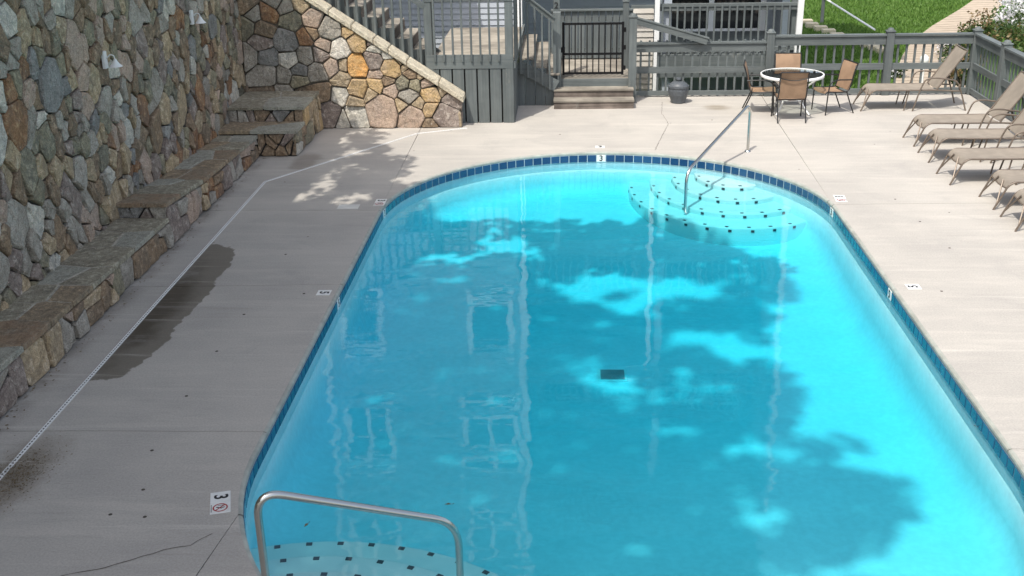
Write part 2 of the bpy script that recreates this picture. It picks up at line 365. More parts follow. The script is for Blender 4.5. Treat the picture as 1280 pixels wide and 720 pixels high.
pool = thing('pool_basin', kind='structure', loc=(PCX, (PY0 + PY1) / 2, 0))
mb = MB(); NL = 176; prof = [(.03, -.05), (.012, -.05), (.012, -.30), (0.0, -.31), (-.015, None), (-.08, None), (-.20, None), (-.38, None), (-.8, None), (-1.2, None), (-1.7, None), (-2.2, None), (-2.7, None), (-3.1, None)]
fr_ = {4: .55, 5: .82, 6: .96}
for i, (o, z) in enumerate(prof):
    for k in range(NL):
        x, y = ploop(4 * k / NL, o)
        zz = z if z is not None else -.31 + (floor_z(x, y) + .31) * fr_.get(i, 1.0)
        mb.v.append((x, y, zz))
for i in range(len(prof) - 1):
    for k in range(NL):
        a, b = i * NL + k, i * NL + (k + 1) % NL; mb.f.append((a, b, b + NL, a + NL)); mb.sm.append(True)
last = (len(prof) - 1) * NL
for k in range(-22, 66):
    mb.f.append((last + k % NL, last + (k + 1) % NL, last + (131 - k) % NL, last + (132 - k) % NL)); mb.sm.append(True)
wpart('basin_shell', mb, M_PLAST, pool)
mb = MB()                                     # grout band behind the tiles
for k in range(NL):
    for z in (-.048, -.175):
        x, y = ploop(4 * k / NL, .004); mb.v.append((x, y, z))
for k in range(NL): a = 2 * k; b = 2 * ((k + 1) % NL); mb.f.append((a, b, b + 1, a + 1)); mb.sm.append(True)
wpart('grout_band', mb, M_GROUT, pool)
tm = MB().box(-.070, .070, -.004, .004, -.056, .056, .004).mesh('tile', M_TILE)
tmw = MB().box(-.070, .070, -.005, .005, -.056, .056, .004).mesh('depth_tile', M_TTILE)
peri = 2 * LS + 2 * PI * PR; NT_ = 218
def t_of_s(s):
    s %= peri
    for k, L in enumerate((LS, PI * PR, LS, PI * PR)):
        if s < L: return k + s / L
        s -= L
    return 3.999
markers = {}
def near_tile(x, y):
    return min(range(NT_), key=lambda i: (ploop(t_of_s((i + .5) * peri / NT_))[0] - x) ** 2 + (ploop(t_of_s((i + .5) * peri / NT_))[1] - y) ** 2)
for (x, y, ch) in ((.48, 17.89, '3'), (-2.62, 14.95, '3'), (3.60, 14.95, '3'), (3.61, 11.9, '5'), (-2.65, 11.7, '5')): markers[near_tile(x, y)] = ch
_txt = {}
def text_mesh(ch, size, mat):
    k = (ch, size, mat.name)
    if k in _txt: return _txt[k]
    c = bpy.data.curves.new('digit', 'FONT'); c.body = ch; c.size = size; c.align_x = 'CENTER'; c.align_y = 'CENTER'; c.extrude = .0006; c.offset = size * .02
    o = bpy.data.objects.new('digit', c); COL.objects.link(o); dg = bpy.context.evaluated_depsgraph_get(); me = bpy.data.meshes.new_from_object(o.evaluated_get(dg)); me.materials.clear(); me.materials.append(mat)
    bpy.data.objects.remove(o); _txt[k] = me; me.name = 'digit'; return me
tnum = text_mesh('3', .15, M_INK)
for i in range(NT_):
    s = (i + .5) * peri / NT_; t = t_of_s(s); x, y = ploop(t, 0.0); x2, y2 = ploop(t, -.1)
    ang = math.atan2(y2 - y, x2 - x) + PI / 2   # local -y faces into the pool
    j = (x, y, -.108)
    if i in markers:
        o = inst('depth_tile', tmw, pool, j, (0, 0, ang)); d = link('digit', text_mesh(markers[i], .13, M_INK), o, (0, -.0065, 0)); d.rotation_euler = (R(90), 0, 0)
    else: inst('tile', tm, pool, j, (0, 0, ang))

# entry steps under water: quarter fans of curved treads, edged with small dark tiles
def fan_steps(cx, cy, rings, ang0, ang1, zs, tiles, lab, sz=.024):
    # rings: outer (rx, ry) of each tread from lowest to highest
    r = wpart(lab, (lambda mb: mb)(steps_mesh(cx, cy, rings, ang0, ang1, zs)), M_PLAST2, pool)
    tme = MB().box(-sz, sz, -sz * .8, sz * .8, -.003, .004).mesh('step_tile', M_DTILE)
    tmv = MB().box(-sz, sz, -.003, .003, -sz * .7, sz * .7).mesh('step_tile', M_DTILE)
    for (rx, ry), z, n in zip(rings, zs, tiles):
        for k in range(n):
            a = ang0 + (ang1 - ang0) * (k + .5) / n
            px, py = cx + (rx - .045) * math.cos(a), cy + (ry - .045) * math.sin(a)
            if math.hypot(px - PCX, max(0, py - PY1) if py > PY1 else min(0, py - PY0) if py < PY0 else 0) > PR - .08: continue
            th = math.atan2(ry * math.cos(a), -rx * math.sin(a))
            o = inst('step_tile', tme, pool, (px, py, z + .001), (0, 0, th)); 
            px, py = cx + (rx + .004) * math.cos(a + .03), cy + (ry + .004) * math.sin(a + .03)
            inst('step_tile', tmv, pool, (px, py, z - .045), (0, 0, th))
    return r
def steps_mesh(cx, cy, rings, a0, a1, zs):
    mb = MB(); n = 40
    prevz = None
    for i, ((rx, ry), z) in enumerate(zip(rings, zs)):
        prof = [(0.0, -1.0), (0.0, -.02), (-.006, -.006), (-.02, 0.0)]
        base = len(mb.v)
        for dr, dz in prof:
            for k in range(n + 1):
                a = a0 + (a1 - a0) * k / n; mb.v.append((cx + (rx + dr) * math.cos(a), cy + (ry + dr) * math.sin(a), z + dz))
        for q in range(len(prof) - 1):
            for k in range(n):
                p = base + q * (n + 1) + k; mb.f.append((p, p + 1, p + n + 2, p + n + 1)); mb.sm.append(True)
        c = len(mb.v); mb.v.append((cx, cy, z)); l0 = base + (len(prof) - 1) * (n + 1)
        for k in range(n): mb.f.append((l0 + k, l0 + k + 1, c)); mb.sm.append(False)
    return mb
fan_steps(2.55, 17.45, [(1.62, 2.02), (1.28, 1.60), (.93, 1.17), (.58, .74)], R(150), R(345), (-.49, -.41, -.33, -.25), (17, 14, 11, 7), 'far_entry_steps')
fan_steps(-1.85, 5.35, [(2.22, 2.22), (1.92, 1.92), (1.62, 1.62), (1.3, 1.3)], R(20), R(160), (-.47, -.40, -.33, -.26), (21, 18, 15, 12), 'near_entry_steps', .024)

wb = MB(); top = [ploop(4 * k / NL, .006) for k in range(NL)]
wb.add([(x, y, WATER_Z) for x, y in top] + [(PCX + (x - PCX) * 1.004, y, -1.4) for x, y in top], [tuple(range(NL))[::-1]] + [tuple(range(NL, 2 * NL))] + [(k, (k + 1) % NL, NL + (k + 1) % NL, NL + k) for k in range(NL)])
wat = part('pool_water', wb, M_WATER, None, 'structure')

# ------------------------------------------------------------ deck: concrete slabs parted by joints
deck = thing('pool_deck', kind='structure')
X0, X1, Y0, Y1 = -5.95, 7.95, -3.0, 22.25
joints = [  # pool parameter t, path outwards
    (0.055, [(-4.2, 8.50), (X0, 8.46)]),
    (.585, [(-4.2, 11.95), (X0, 11.9)]),
    (1.006, [(-4.2, 14.84), (X0, 14.83)]),
    (1.030, [(-2.69, 19.3), (-2.74, Y1)]),
    (1.955, [(3.68, 19.5), (3.75, Y1)]),
    (1.975, [(5.5, 15.05), (X1, 14.98)]),
    (2.975, [(5.5, 8.28), (X1, 8.25)]),
    (3.905, [(-2.63, 6.44), (-2.35, 4.5), (-1.2, Y0)]),
]
corners = {0: [], 1: [], 2: [(X0, Y1)], 3: [], 4: [(X1, Y1)], 5: [], 6: [(X1, Y0)], 7: [(X0, Y0)]}
def shift_path(p, side, d=.005):
    out = []
    for i, q in enumerate(p):
        a = p[max(0, i - 1)]; b = p[min(len(p) - 1, i + 1)]; v = Vector((b[0] - a[0], b[1] - a[1])).normalized()
        out.append((q[0] + v.y * d * side, q[1] - v.x * d * side))
    return out
NJ = len(joints)
LIP = [(.036, 0.0), (.018, -.004), (.004, -.014), (0.0, -.030), (.004, -.05), (.03, -.05)]
for i in range(NJ):
    t0, pa = joints[i]; t1, pb = joints[(i + 1) % NJ]
    if t1 <= t0: t1 += 4
    dt = .0006
    inner = {o: loop_pts(t0 + dt, t1 - dt, o) for o, _ in LIP}
    A = shift_path([ploop(t0, .036)] + pa, 1)[1:]; B = shift_path([ploop(t1, .036)] + pb, -1)[1:]
    outer = B + corners[i][::-1] + A[::-1]
    if i == 6: outer = B + [(X1, Y0)][::1] + A[::-1]
    mb = MB(); L = len(inner[.036])
    # choose exact rings
    rings = [[(x, y, z) for x, y in inner[o]] for o, z in LIP]
    topv = rings[0] + [(x, y, 0.0) for x, y in outer]
    mb.add(topv, [tuple(range(len(topv)))[::-1]])
    lip = MB()
    for q in range(len(rings) - 1):
        lip.add(rings[q] + rings[q + 1], [(k, k + 1, L + k + 1, L + k) for k in range(L - 1)], True)
    bord = [rings[0][-1]] + [(x, y, 0.0) for x, y in outer] + [rings[0][0]]
    nb_ = len(bord); mb.add(bord + [(x, y, -.05) for x, y, z in bord], [(k, k + 1, nb_ + k + 1, nb_ + k) for k in range(nb_ - 1)])
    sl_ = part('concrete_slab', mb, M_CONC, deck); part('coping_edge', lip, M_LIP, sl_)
for side in (0, 1):
    t0, t1 = (3.5, 5.5) if side == 0 else (1.5, 3.5)
    li = loop_pts(t0, t1, .05, 90)
    outer = [(PCX, Y1), (X0, Y1), (X0, Y0), (PCX, Y0)] if side == 0 else [(PCX, Y0), (X1, Y0), (X1, Y1), (PCX, Y1)]
    vs = [(x, y, -.02) for x, y in li + outer]; nn = len(vs)
    mb = MB().add(vs, [tuple(range(nn))[::-1]]); mb.add([(x, y, -.02) for x, y in outer] + [(x, y, -1.6) for x, y in outer], [(k, k + 1, k + 5, k + 4) for k in range(3)])
    part('deck_bed', mb, M_BED, deck)
def ribbon(pts, w, z, seed=1, jit=.008):
    rr = random.Random(seed); P = []
    for a, b in zip(pts[:-1], pts[1:]):
        n = max(2, int(math.hypot(b[0] - a[0], b[1] - a[1]) / .06))
        for k in range(n): P.append((a[0] + (b[0] - a[0]) * k / n + rr.uniform(-jit, jit), a[1] + (b[1] - a[1]) * k / n + rr.uniform(-jit, jit)))
    P.append(pts[-1]); mb = MB(); vs = []
    for i, p in enumerate(P):
        a = P[max(0, i - 1)]; b = P[min(len(P) - 1, i + 1)]; v = Vector((b[0] - a[0], b[1] - a[1])).normalized(); ww = w * rr.uniform(.4, 1.3) / 2
        vs += [(p[0] + v.y * ww, p[1] - v.x * ww, z), (p[0] - v.y * ww, p[1] + v.x * ww, z)]
    mb.add(vs, [(2 * i, 2 * i + 1, 2 * i + 3, 2 * i + 2) for i in range(len(P) - 1)]); return mb
for q, (pts, w) in enumerate([([(-3.95, 6.15), (-3.6, 6.41), (-3.37, 6.49), (-3.15, 6.61), (-2.97, 6.74), (-2.79, 6.80), (-2.67, 6.95)], .007), ([(1.76, 21.6), (1.68, 20.6), (1.74, 19.8), (1.55, 18.9), (1.38, 18.0)], .007)]):
    part('crack', ribbon(pts, w, .003, q), M_CRACK, deck)

for px, py in ((380, 367), (357, 318), (305, 393), (271, 439), (233, 495), (190, 563), (179, 612), (138, 643), (181, 646), (1177, 364), (1119, 249), (1150, 277), (1187, 310), (700, 168), (890, 150)):
    x, y = at(px, py); part('deck_anchor', MB().lathe([(.001, .003), (.009, .003), (.014, .002), (.016, 0)], 10, (x, y)), M_CRACK, deck)
# ------------------------------------------------------------ stones: power diagrams
def clip(poly, a, b, c):                      # keep a*x+b*y<=c
    out = []; n = len(poly)
    for i in range(n):
        p, q = poly[i], poly[(i + 1) % n]; dp = a * p[0] + b * p[1] - c; dq = a * q[0] + b * q[1] - c
        if dp <= 0: out.append(p)
        if (dp < 0 < dq) or (dq < 0 < dp): t = dp / (dp - dq); out.append((p[0] + (q[0] - p[0]) * t, p[1] + (q[1] - p[1]) * t))
    return out
def cells(seeds, domain, sx=1.0, k=26):       # seeds (x, y, weight radius)
    S = np.array([(s[0] * sx, s[1], s[2]) for s in seeds]); dom = [(p[0] * sx, p[1]) for p in domain]; res = []
    for i in range(len(S)):
        d = (S[:, 0] - S[i, 0]) ** 2 + (S[:, 1] - S[i, 1]) ** 2; idx = np.argsort(d)[1:k + 1]; poly = dom
        for j in idx:
            dx, dy = S[j, 0] - S[i, 0], S[j, 1] - S[i, 1]
            cc = (S[j, 0] ** 2 + S[j, 1] ** 2 - S[i, 0] ** 2 - S[i, 1] ** 2 + S[i, 2] ** 2 - S[j, 2] ** 2) / 2
            poly = clip(poly, dx, dy, cc)
            if len(poly) < 3: break
        res.append([(p[0] / sx, p[1]) for p in poly] if len(poly) >= 3 else None)
    return res
def area(p): return .5 * sum(p[i][0] * p[(i + 1) % len(p)][1] - p[(i + 1) % len(p)][0] * p[i][1] for i in range(len(p)))
def inset(p, g):
    if area(p) < 0: p = p[::-1]
    c = p
    n = len(p)
    for i in range(n):
        a, b = p[i], p[(i + 1) % n]; ex, ey = b[0] - a[0], b[1] - a[1]; L = math.hypot(ex, ey)
        if L < 1e-6: continue
        nx, ny = ey / L, -ex / L; c = clip(c, nx, ny, nx * a[0] + ny * a[1] - g)
        if len(c) < 3: return None
    return c
def simplify(p, d):
    out = []
    for q in p:
        if not out or math.hypot(q[0] - out[-1][0], q[1] - out[-1][1]) > d: out.append(q)
    if len(out) > 3 and math.hypot(out[0][0] - out[-1][0], out[0][1] - out[-1][1]) < d: out.pop()
    return out
def cornercut(p, f):
    out = []; n = len(p)
    for i in range(n):
        a, b, c = p[i - 1], p[i], p[(i + 1) % n]
        out += [(b[0] + (a[0] - b[0]) * f, b[1] + (a[1] - b[1]) * f), (b[0] + (c[0] - b[0]) * f, b[1] + (c[1] - b[1]) * f)]
    return out
def stone_geo(mb, poly, O, U, V, N, rr, gap=.008, proud=.03, back=.05, rough=.012, cut=.11):
    p = inset(poly, gap * rr.uniform(.6, 1.4))
    if not p or area(p) < .0012: return False
    p = simplify(p, .03)
    if len(p) < 3: return False
    p = cornercut(p, cut * rr.uniform(.7, 1.3)) if len(p) < 9 else p
    p = [(a + rr.uniform(-1, 1) * .009, b + rr.uniform(-1, 1) * .009) for a, b in p]
    n = len(p); cx = sum(q[0] for q in p) / n; cy = sum(q[1] for q in p) / n
    size = math.sqrt(abs(area(p))); pr = proud * rr.uniform(.2, 1.4); tx, ty = rr.uniform(-.09, .09), rr.uniform(-.09, .09); bev = min(.018, size * .07)
    def P(x, y, h): return tuple(O + U * x + V * y + N * h)
    vs = [P(x, y, -back) for x, y in p]
    vs += [P(x, y, pr - bev * .8 + tx * (x - cx) + ty * (y - cy) + rr.uniform(-1, 1) * rough * .6) for x, y in p]
    f = 1 - bev / max(size * .55, .05)
    for x, y in p:
        g = f * rr.uniform(.93, 1.03); vs.append(P(cx + (x - cx) * g, cy + (y - cy) * g, pr + tx * (x - cx) + ty * (y - cy) + rr.uniform(-1, 1) * rough))
    vs.append(P(cx + rr.uniform(-.2, .2) * size * .5, cy + rr.uniform(-.2, .2) * size * .5, pr + rr.uniform(-.3, 1) * rough * 1.3))
    fs = []
    for k in range(n):
        j = (k + 1) % n; fs += [(k, j, n + j, n + k), (n + k, n + j, 2 * n + j, 2 * n + k), (2 * n + k, 2 * n + j, 3 * n)]
    mb.add(vs, fs, False); return True
def seeds_random(x0, x1, y0, y1, d, rr, sx=1.0, var=.35):
    out = []; tries = int((x1 - x0) * sx * (y1 - y0) / (d * d) * 30)
    for _ in range(tries):
        x, y = rr.uniform(x0, x1), rr.uniform(y0, y1); r = d * rr.choice((.35, .5, .6, .75, .9, 1.0, 1.15, 1.5, 1.9))
        if all(((x - a) * sx) ** 2 + (y - b) ** 2 > ((r + c) * .5) ** 2 for a, b, c in out): out.append((x, y, r))
    return [(a, b, c * var) for a, b, c in out]
def lay(parent, seeds, domain, O, U, V, N, rr, mats, sx=1.0, limit=300, name='stone', cols=None, **kw):
    cs = cells(seeds, domain, sx); O, U, V, N = Vector(O), Vector(U), Vector(V), Vector(N); items = []
    for i, c in enumerate(cs):
        if not c: continue
        cx = sum(q[0] for q in c) / len(c); cy = sum(q[1] for q in c) / len(c); w = O + U * cx + V * cy
        pr = [pj(*(O + U * a + V * b)) for a, b in c] if w.y > 2 else []
        vis = pr and -20 < pj(*w)[0] < 1300 and -20 < pj(*w)[1] < 740
        a = abs(area(pr)) if vis else 0
        items.append((a, i, c))
    items.sort(key=lambda q: -q[0]); rest = {}
    for k, (a, i, c) in enumerate(items):
        mt = cols[i] if cols and cols[i] is not None else rr.choice(mats)
        if k < limit and a > 12:
            mb = MB()
            if stone_geo(mb, c, O, U, V, N, rr, **kw): wpart(name, mb, mt, parent)
        else: stone_geo(rest.setdefault(mt.name, (MB(), mt))[0], c, O, U, V, N, rr, **kw)
    for mb, mt in rest.values():
        if mb.f: wpart('small_stones', mb, mt, parent, 'stuff')

# ------------------------------------------------------------ tall retaining wall on the left
WX = -5.80
wall = thing('stone_retaining_wall', 'tall dry stacked fieldstone wall along the left side of the pool deck', 'stone wall', (WX, 12, 0))
rr = random.Random(11)
pool_c = [ST['grey']] * 5 + [ST['blue']] + [ST['tan']] * 5 + [ST['brown']] * 6 + [ST['olive']] * 5 + [ST['purple']] * 2 + [ST['cream']] * 2 + [ST['pink']] * 3 + [ST['rust']] * 2
WTOP = 6.6
dom = [(3.0, 0.0), (19.66, 0.0), (19.66, 5.1), (16.3, WTOP), (3.0, WTOP)]
sds = seeds_random(3.0, 19.66, 0, WTOP, .355, rr, 1.2, .42)
lay(wall, sds, dom, (WX, 0, 0), (0, 1, 0), (0, 0, 1), (1, 0, 0), rr, pool_c, 1.2, 300, gap=.008, proud=.036, rough=.018)
mb = MB(); p = [(WX - .03, 3.0, -.2), (WX - .03, 19.9, -.2), (WX - .6, 19.9, -.2), (WX - .6, 3.0, -.2)]
mb.add([(WX - .03, 3, -.2), (WX - .03, 19.66, -.2), (WX - .03, 19.66, 5.05), (WX - .03, 16.3, WTOP - .03), (WX - .03, 3, WTOP - .03),
        (WX - .7, 3, -.2), (WX - .7, 19.66, -.2), (WX - .7, 19.66, 5.05), (WX - .7, 16.3, WTOP - .03), (WX - .7, 3, WTOP - .03)],
       [(0, 1, 2, 3, 4), (9, 8, 7, 6, 5), (0, 5, 6, 1), (1, 6, 7, 2), (2, 7, 8, 3), (3, 8, 9, 4), (4, 9, 5, 0)])
wpart('mortar_core', mb, M_MORT, wall)

# ------------------------------------------------------------ stair wall with sloping coping, stones placed as in the photograph
SY = 19.65
sw = thing('stone_stair_wall', 'triangular golden fieldstone wall with sloping coping in front of the grey stairs', 'stone wall', (-3.8, SY, 0))
rr = random.Random(5)
L_ = [(150,70,40,'grey'),(220,70,50,'rust'),(330,105,50,'olive'),(390,20,35,'tan'),(200,145,50,'brown'),(120,130,30,'olive'),(310,205,60,'blue'),(190,215,45,'purple'),(400,185,35,'rust'),(215,285,50,'blue'),(140,280,30,'grey'),(325,295,40,'cream'),(405,280,40,'grey'),(210,370,55,'grey'),(295,380,35,'grey'),(375,355,30,'blue'),(375,405,35,'olive'),(470,365,50,'grey'),(485,460,50,'brown'),(525,570,65,'purple'),(400,470,45,'brown'),(400,580,60,'purple'),(300,470,50,'grey'),(230,480,40,'brown'),(300,560,50,'grey'),
 (450,95,55,'pink'),(470,20,35,'cream'),(525,140,60,'grey'),(555,65,25,'purple'),(620,115,18,'tan'),(630,150,25,'gold'),(670,205,45,'gold'),(500,225,32,'pink'),(577,245,45,'white'),(480,275,33,'purple'),(535,340,40,'pink'),(600,330,20,'tan'),(665,330,55,'orange'),(750,300,45,'purple'),(760,245,30,'cream'),(820,265,30,'cream'),(740,200,25,'purple'),(835,340,50,'gold'),(585,395,35,'tan'),(670,445,50,'gold'),(577,475,40,'cream'),(765,420,30,'gold'),(765,380,13,'pink'),(815,410,25,'brown'),(830,445,22,'pink'),(905,420,36,'olive'),(945,425,34,'olive'),(935,370,30,'brown'),(885,300,22,'tan'),(910,330,18,'tan'),(1020,415,35,'pink'),(990,375,15,'tan'),(925,475,48,'grey'),(1030,470,45,'gold'),(1095,445,20,'tan'),(1140,490,33,'purple'),(655,580,58,'cream'),(600,600,40,'cream'),(790,550,82,'pink'),(965,515,22,'tan'),(895,525,15,'tan'),(940,580,58,'pink'),(1035,545,30,'gold'),(1100,580,62,'purple'),(1040,628,22,'brown'),(655,505,24,'tan'),(730,470,15,'tan'),(520,20,18,'cream'),(440,160,22,'brown'),(250,10,35,'grey'),(300,40,35,'grey'),(120,30,35,'brown')]
sds = []; cols = []
for cx, cy, r_, cname in L_:
    x, z = atY(280 + cx / 4, cy / 4, SY); sds.append((x, z, r_ / 4 / 68 * .8)); cols.append(ST[cname])
for k in range(60):                            # the part above the picture
    x, z = rr.uniform(-5.75, -4.1), rr.uniform(2.35, 3.3)
    if all((x - a) ** 2 + (z - b) ** 2 > .09 for a, b, c in sds): sds.append((x, z, .12)); cols.append(None)
SL = .675; XE = -1.97; ZE = .50
dom = [(-5.79, 0.0), (XE, 0.0), (XE, ZE), (-5.79, ZE + SL * (5.79 + XE))]
lay(sw, sds, dom, (0, SY, 0), (1, 0, 0), (0, 0, 1), (0, -1, 0), rr, pool_c, 1.0, 300, cols=cols, gap=.009, proud=.03, rough=.010, cut=.09)
mb = MB(); zt = ZE + SL * (5.79 + XE) - .01
mb.add([(-6.45, SY + .02, -.1), (XE - .01, SY + .02, -.1), (XE - .01, SY + .02, ZE - .01), (-6.45, SY + .02, zt), (-6.45, SY + .30, -.1), (XE - .01, SY + .30, -.1), (XE - .01, SY + .30, ZE - .01), (-6.45, SY + .30, zt)],
       [(0, 1, 2, 3), (7, 6, 5, 4), (0, 4, 5, 1), (1, 5, 6, 2), (2, 6, 7, 3), (3, 7, 4, 0)])
wpart('mortar_core', mb, simple('stair_wall_mortar', (.10, .085, .065), .95, 0, .4, 20, .4), sw)
lay(sw, [(SY + .07, .2, .1), (SY + .22, .12, .1), (SY + .15, .38, .12)], [(SY, 0), (SY + .3, 0), (SY + .3, ZE), (SY, ZE)], (XE, 0, 0), (0, 1, 0), (0, 0, 1), (1, 0, 0), rr, [ST['purple'], ST['tan']], cols=None, proud=.015)
xs = [-1.90, -2.33, -2.88, -3.2, -3.45, -3.82, -4.2, -4.65, -5.1, -5.5, -5.79]
for a, b in zip(xs[:-1], xs[1:]):
    a -= .006; b += .006; z0a = ZE + SL * (XE - a) + .0; z0b = ZE + SL * (XE - b); h = .115 + rr.uniform(-.006, .006); q = rr.uniform(-.008, .008)
    mb = MB(); f0, f1 = SY - .07 + q, SY + .34
    P = [(b, f0, z0b), (a, f0, z0a), (a, f1, z0a), (b, f1, z0b), (b, f0, z0b + h - .012), (a, f0, z0a + h - .012), (a, f1, z0a + h), (b, f1, z0b + h)]
    mb.hexa(P); me_ = wpart('coping_stone', mb, M_COP, sw)
    bm = bmesh.new(); bm.from_mesh(me_.data); bmesh.ops.bevel(bm, geom=bm.edges[:], offset=.012, segments=1, affect='EDGES'); bm.to_mesh(me_.data); bm.free()

# ------------------------------------------------------------ stone bench along the wall
BX = -5.15
bench = thing('stone_bench', 'long low fieldstone bench with flagstone top stepping up along the tall stone wall', 'stone bench', (BX, 12, 0))
rr = random.Random(23)
def btop(y):
    if y < 13.38: return .44 - (y - 9.7) * .018
    if y < 15.0: return .575 - (y - 13.38) * .085
    return .44 - (y - 15.0) * .028
def rows(y0, y1, rr, z1):
    out = []; y = y0
    while y < y1:
        w = rr.uniform(.22, .46)
        if rr.random() < .45: out += [(y + w / 2, z1 * rr.uniform(.25, .35), w * .42), (y + w / 2 + rr.uniform(-.08, .08), z1 * rr.uniform(.7, .8), w * .38)]
        elif rr.random() < .4: out += [(y + w * .35, z1 * .45, w * .4), (y + w * .8, z1 * .8, w * .2), (y + w * .8, z1 * .2, w * .2)]
        else: out += [(y + w / 2, z1 * .5, w * .48)]
        y += w
    return out
bm_c = [ST['brown']] * 3 + [ST['tan']] * 2 + [ST['grey']] * 3 + [ST['olive']] * 2 + [ST['rust']] * 2 + [ST['pink']] * 2 + [ST['purple']] * 2
def bface(y0, y1, zf0, zf1):
    lay(bench, rows(y0, y1, rr, (zf0 + zf1) / 2), [(y0, 0), (y1, 0), (y1, zf1), (y0, zf0)], (BX, 0, 0), (0, 1, 0), (0, 0, 1), (1, 0, 0), rr, bm_c, 1.0, 120, gap=.010, proud=.035)
bface(3.0, 13.38, .50, .32); bface(13.39, 15.0, .50, .38); bface(15.0, 17.72, .38, .31)
def xface(y, x0, x1, z0, z1, n):
    lay(bench, [(x0 + (x1 - x0) * (i + rr.uniform(.3, .7)) / n, z0 + (z1 - z0) * rr.uniform(.2, .8), rr.uniform(.05, .14)) for i in range(n)], [(x0, z0), (x1, z0), (x1, z1), (x0, z1)], (0, y, 0), (1, 0, 0), (0, 0, 1), (0, -1, 0), rr, [ST['grey'], ST['blue'], ST['purple'], ST['brown']], gap=.009, proud=.03)
xface(13.40, WX, BX, .33, .52, 4)
EX = -4.50
xface(17.74, BX, EX, 0, .39, 9); xface(18.37, WX, EX, .38, .64, 8)
lay(bench, rows(17.74, 18.37, rr, .4), [(17.74, 0), (18.38, 0), (18.38, .39), (17.74, .39)], (EX, 0, 0), (0, 1, 0), (0, 0, 1), (1, 0, 0), rr, [ST['tan'], ST['cream'], ST['olive'], ST['brown']], gap=.009, proud=.03)
lay(bench, rows(18.38, 19.6, rr, .64), [(18.38, 0), (19.62, 0), (19.62, .64), (18.38, .64)], (EX, 0, 0), (0, 1, 0), (0, 0, 1), (1, 0, 0), rr, [ST['tan'], ST['brown'], ST['olive'], ST['gold']], gap=.009, proud=.03)
mb = MB()
mb.hexa([(WX - .02, 3, -.1), (BX - .02, 3, -.1), (BX - .02, 13.42, -.1), (WX - .02, 13.42, -.1), (WX - .02, 3, .50), (BX - .02, 3, .50), (BX - .02, 13.42, .315), (WX - .02, 13.42, .315)])
mb.hexa([(WX - .02, 13.42, -.1), (BX - .02, 13.42, -.1), (BX - .02, 15, -.1), (WX - .02, 15, -.1), (WX - .02, 13.42, .505), (BX - .02, 13.42, .505), (BX - .02, 15, .385), (WX - .02, 15, .385)])
mb.hexa([(WX - .02, 15, -.1), (BX - .02, 15, -.1), (BX - .02, 17.76, -.1), (WX - .02, 17.76, -.1), (WX - .02, 15, .384), (BX - .02, 15, .384), (BX - .02, 17.76, .31), (WX - .02, 17.76, .31)])
mb.box(WX - .02, EX - .02, 17.76, 18.39, -.1, .395); mb.box(WX - .02, EX - .02, 18.39, 19.62, -.1, .645)
wpart('mortar_core', mb, M_MORT, bench)
def flags(y0, y1, x0, x1, zf, d, over=.035, dark=False):
    sd2 = []; y = y0
    while y < y1 - .1:
        h = rr.uniform(d * .55, d * 1.1)
        r_ = rr.random()
        if r_ < .35: sd2.append(((x0 + x1) / 2 + rr.uniform(-.05, .05), y + h / 2, .30))
        else: s = rr.uniform(.38, .62); sd2 += [(x0 + (x1 - x0) * s * .5, y + h / 2 + rr.uniform(-.1, .1), .2), (x0 + (x1 - x0) * (s + 1) * .5, y + h / 2 + rr.uniform(-.1, .1), .2)]
        y += h
    cs = cells(sd2, [(x0, y0), (x1 + over, y0), (x1 + over, y1), (x0, y1)])
    for c in cs:
        if not c: continue
        p = inset(c, .012)
        if not p: continue
        p = simplify(p, .03); n = len(p)
        if n < 3: continue
        q = inset(p, .008) or p
        if len(q) != n: q = p
        tz = rr.uniform(-.004, .006); mb = MB()
        vs = [(x, y, zf(y) - .055) for x, y in p] + [(x, y, zf(y) - .008 + tz) for x, y in p] + [(x, y, zf(y) + tz) for x, y in q]
        fs = [(k, (k + 1) % n, n + (k + 1) % n, n + k) for k in range(n)] + [(n + k, n + (k + 1) % n, 2 * n + (k + 1) % n, 2 * n + k) for k in range(n)] + [tuple(range(2 * n, 3 * n))]
        mb.add(vs, fs); wpart('flagstone', mb, rr.choice([FLAG[0]] * 7 + [FLAG[1]] * 3 + [FLAG[2]] * 3 + [FLAG[3]]), bench)
flags(3.0, 13.375, WX, BX, btop, .62); flags(13.33, 17.74, WX, BX, lambda y: btop(max(y, 13.381)), .66)
flags(17.69, 18.38, WX, EX, lambda y: .44, .7); flags(18.32, 19.62, WX, EX, lambda y: .695, .9)
mb = MB()
for (y0, y1, xe, zf) in ((3, 13.36, BX, btop), (13.41, 15, BX, btop), (15.001, 17.72, BX, btop), (17.76, 18.37, EX, lambda y: .44), (18.40, 19.6, EX, lambda y: .695)):
    mb.hexa([(WX, y0, zf(y0) - .05), (xe, y0, zf(y0) - .05), (xe, y1, zf(y1) - .05), (WX, y1, zf(y1) - .05), (WX, y0, zf(y0) - .006), (xe, y0, zf(y0) - .006), (xe, y1, zf(y1) - .006), (WX, y1, zf(y1) - .006)])
wpart('joint_mortar', mb, M_MORT2, bench)

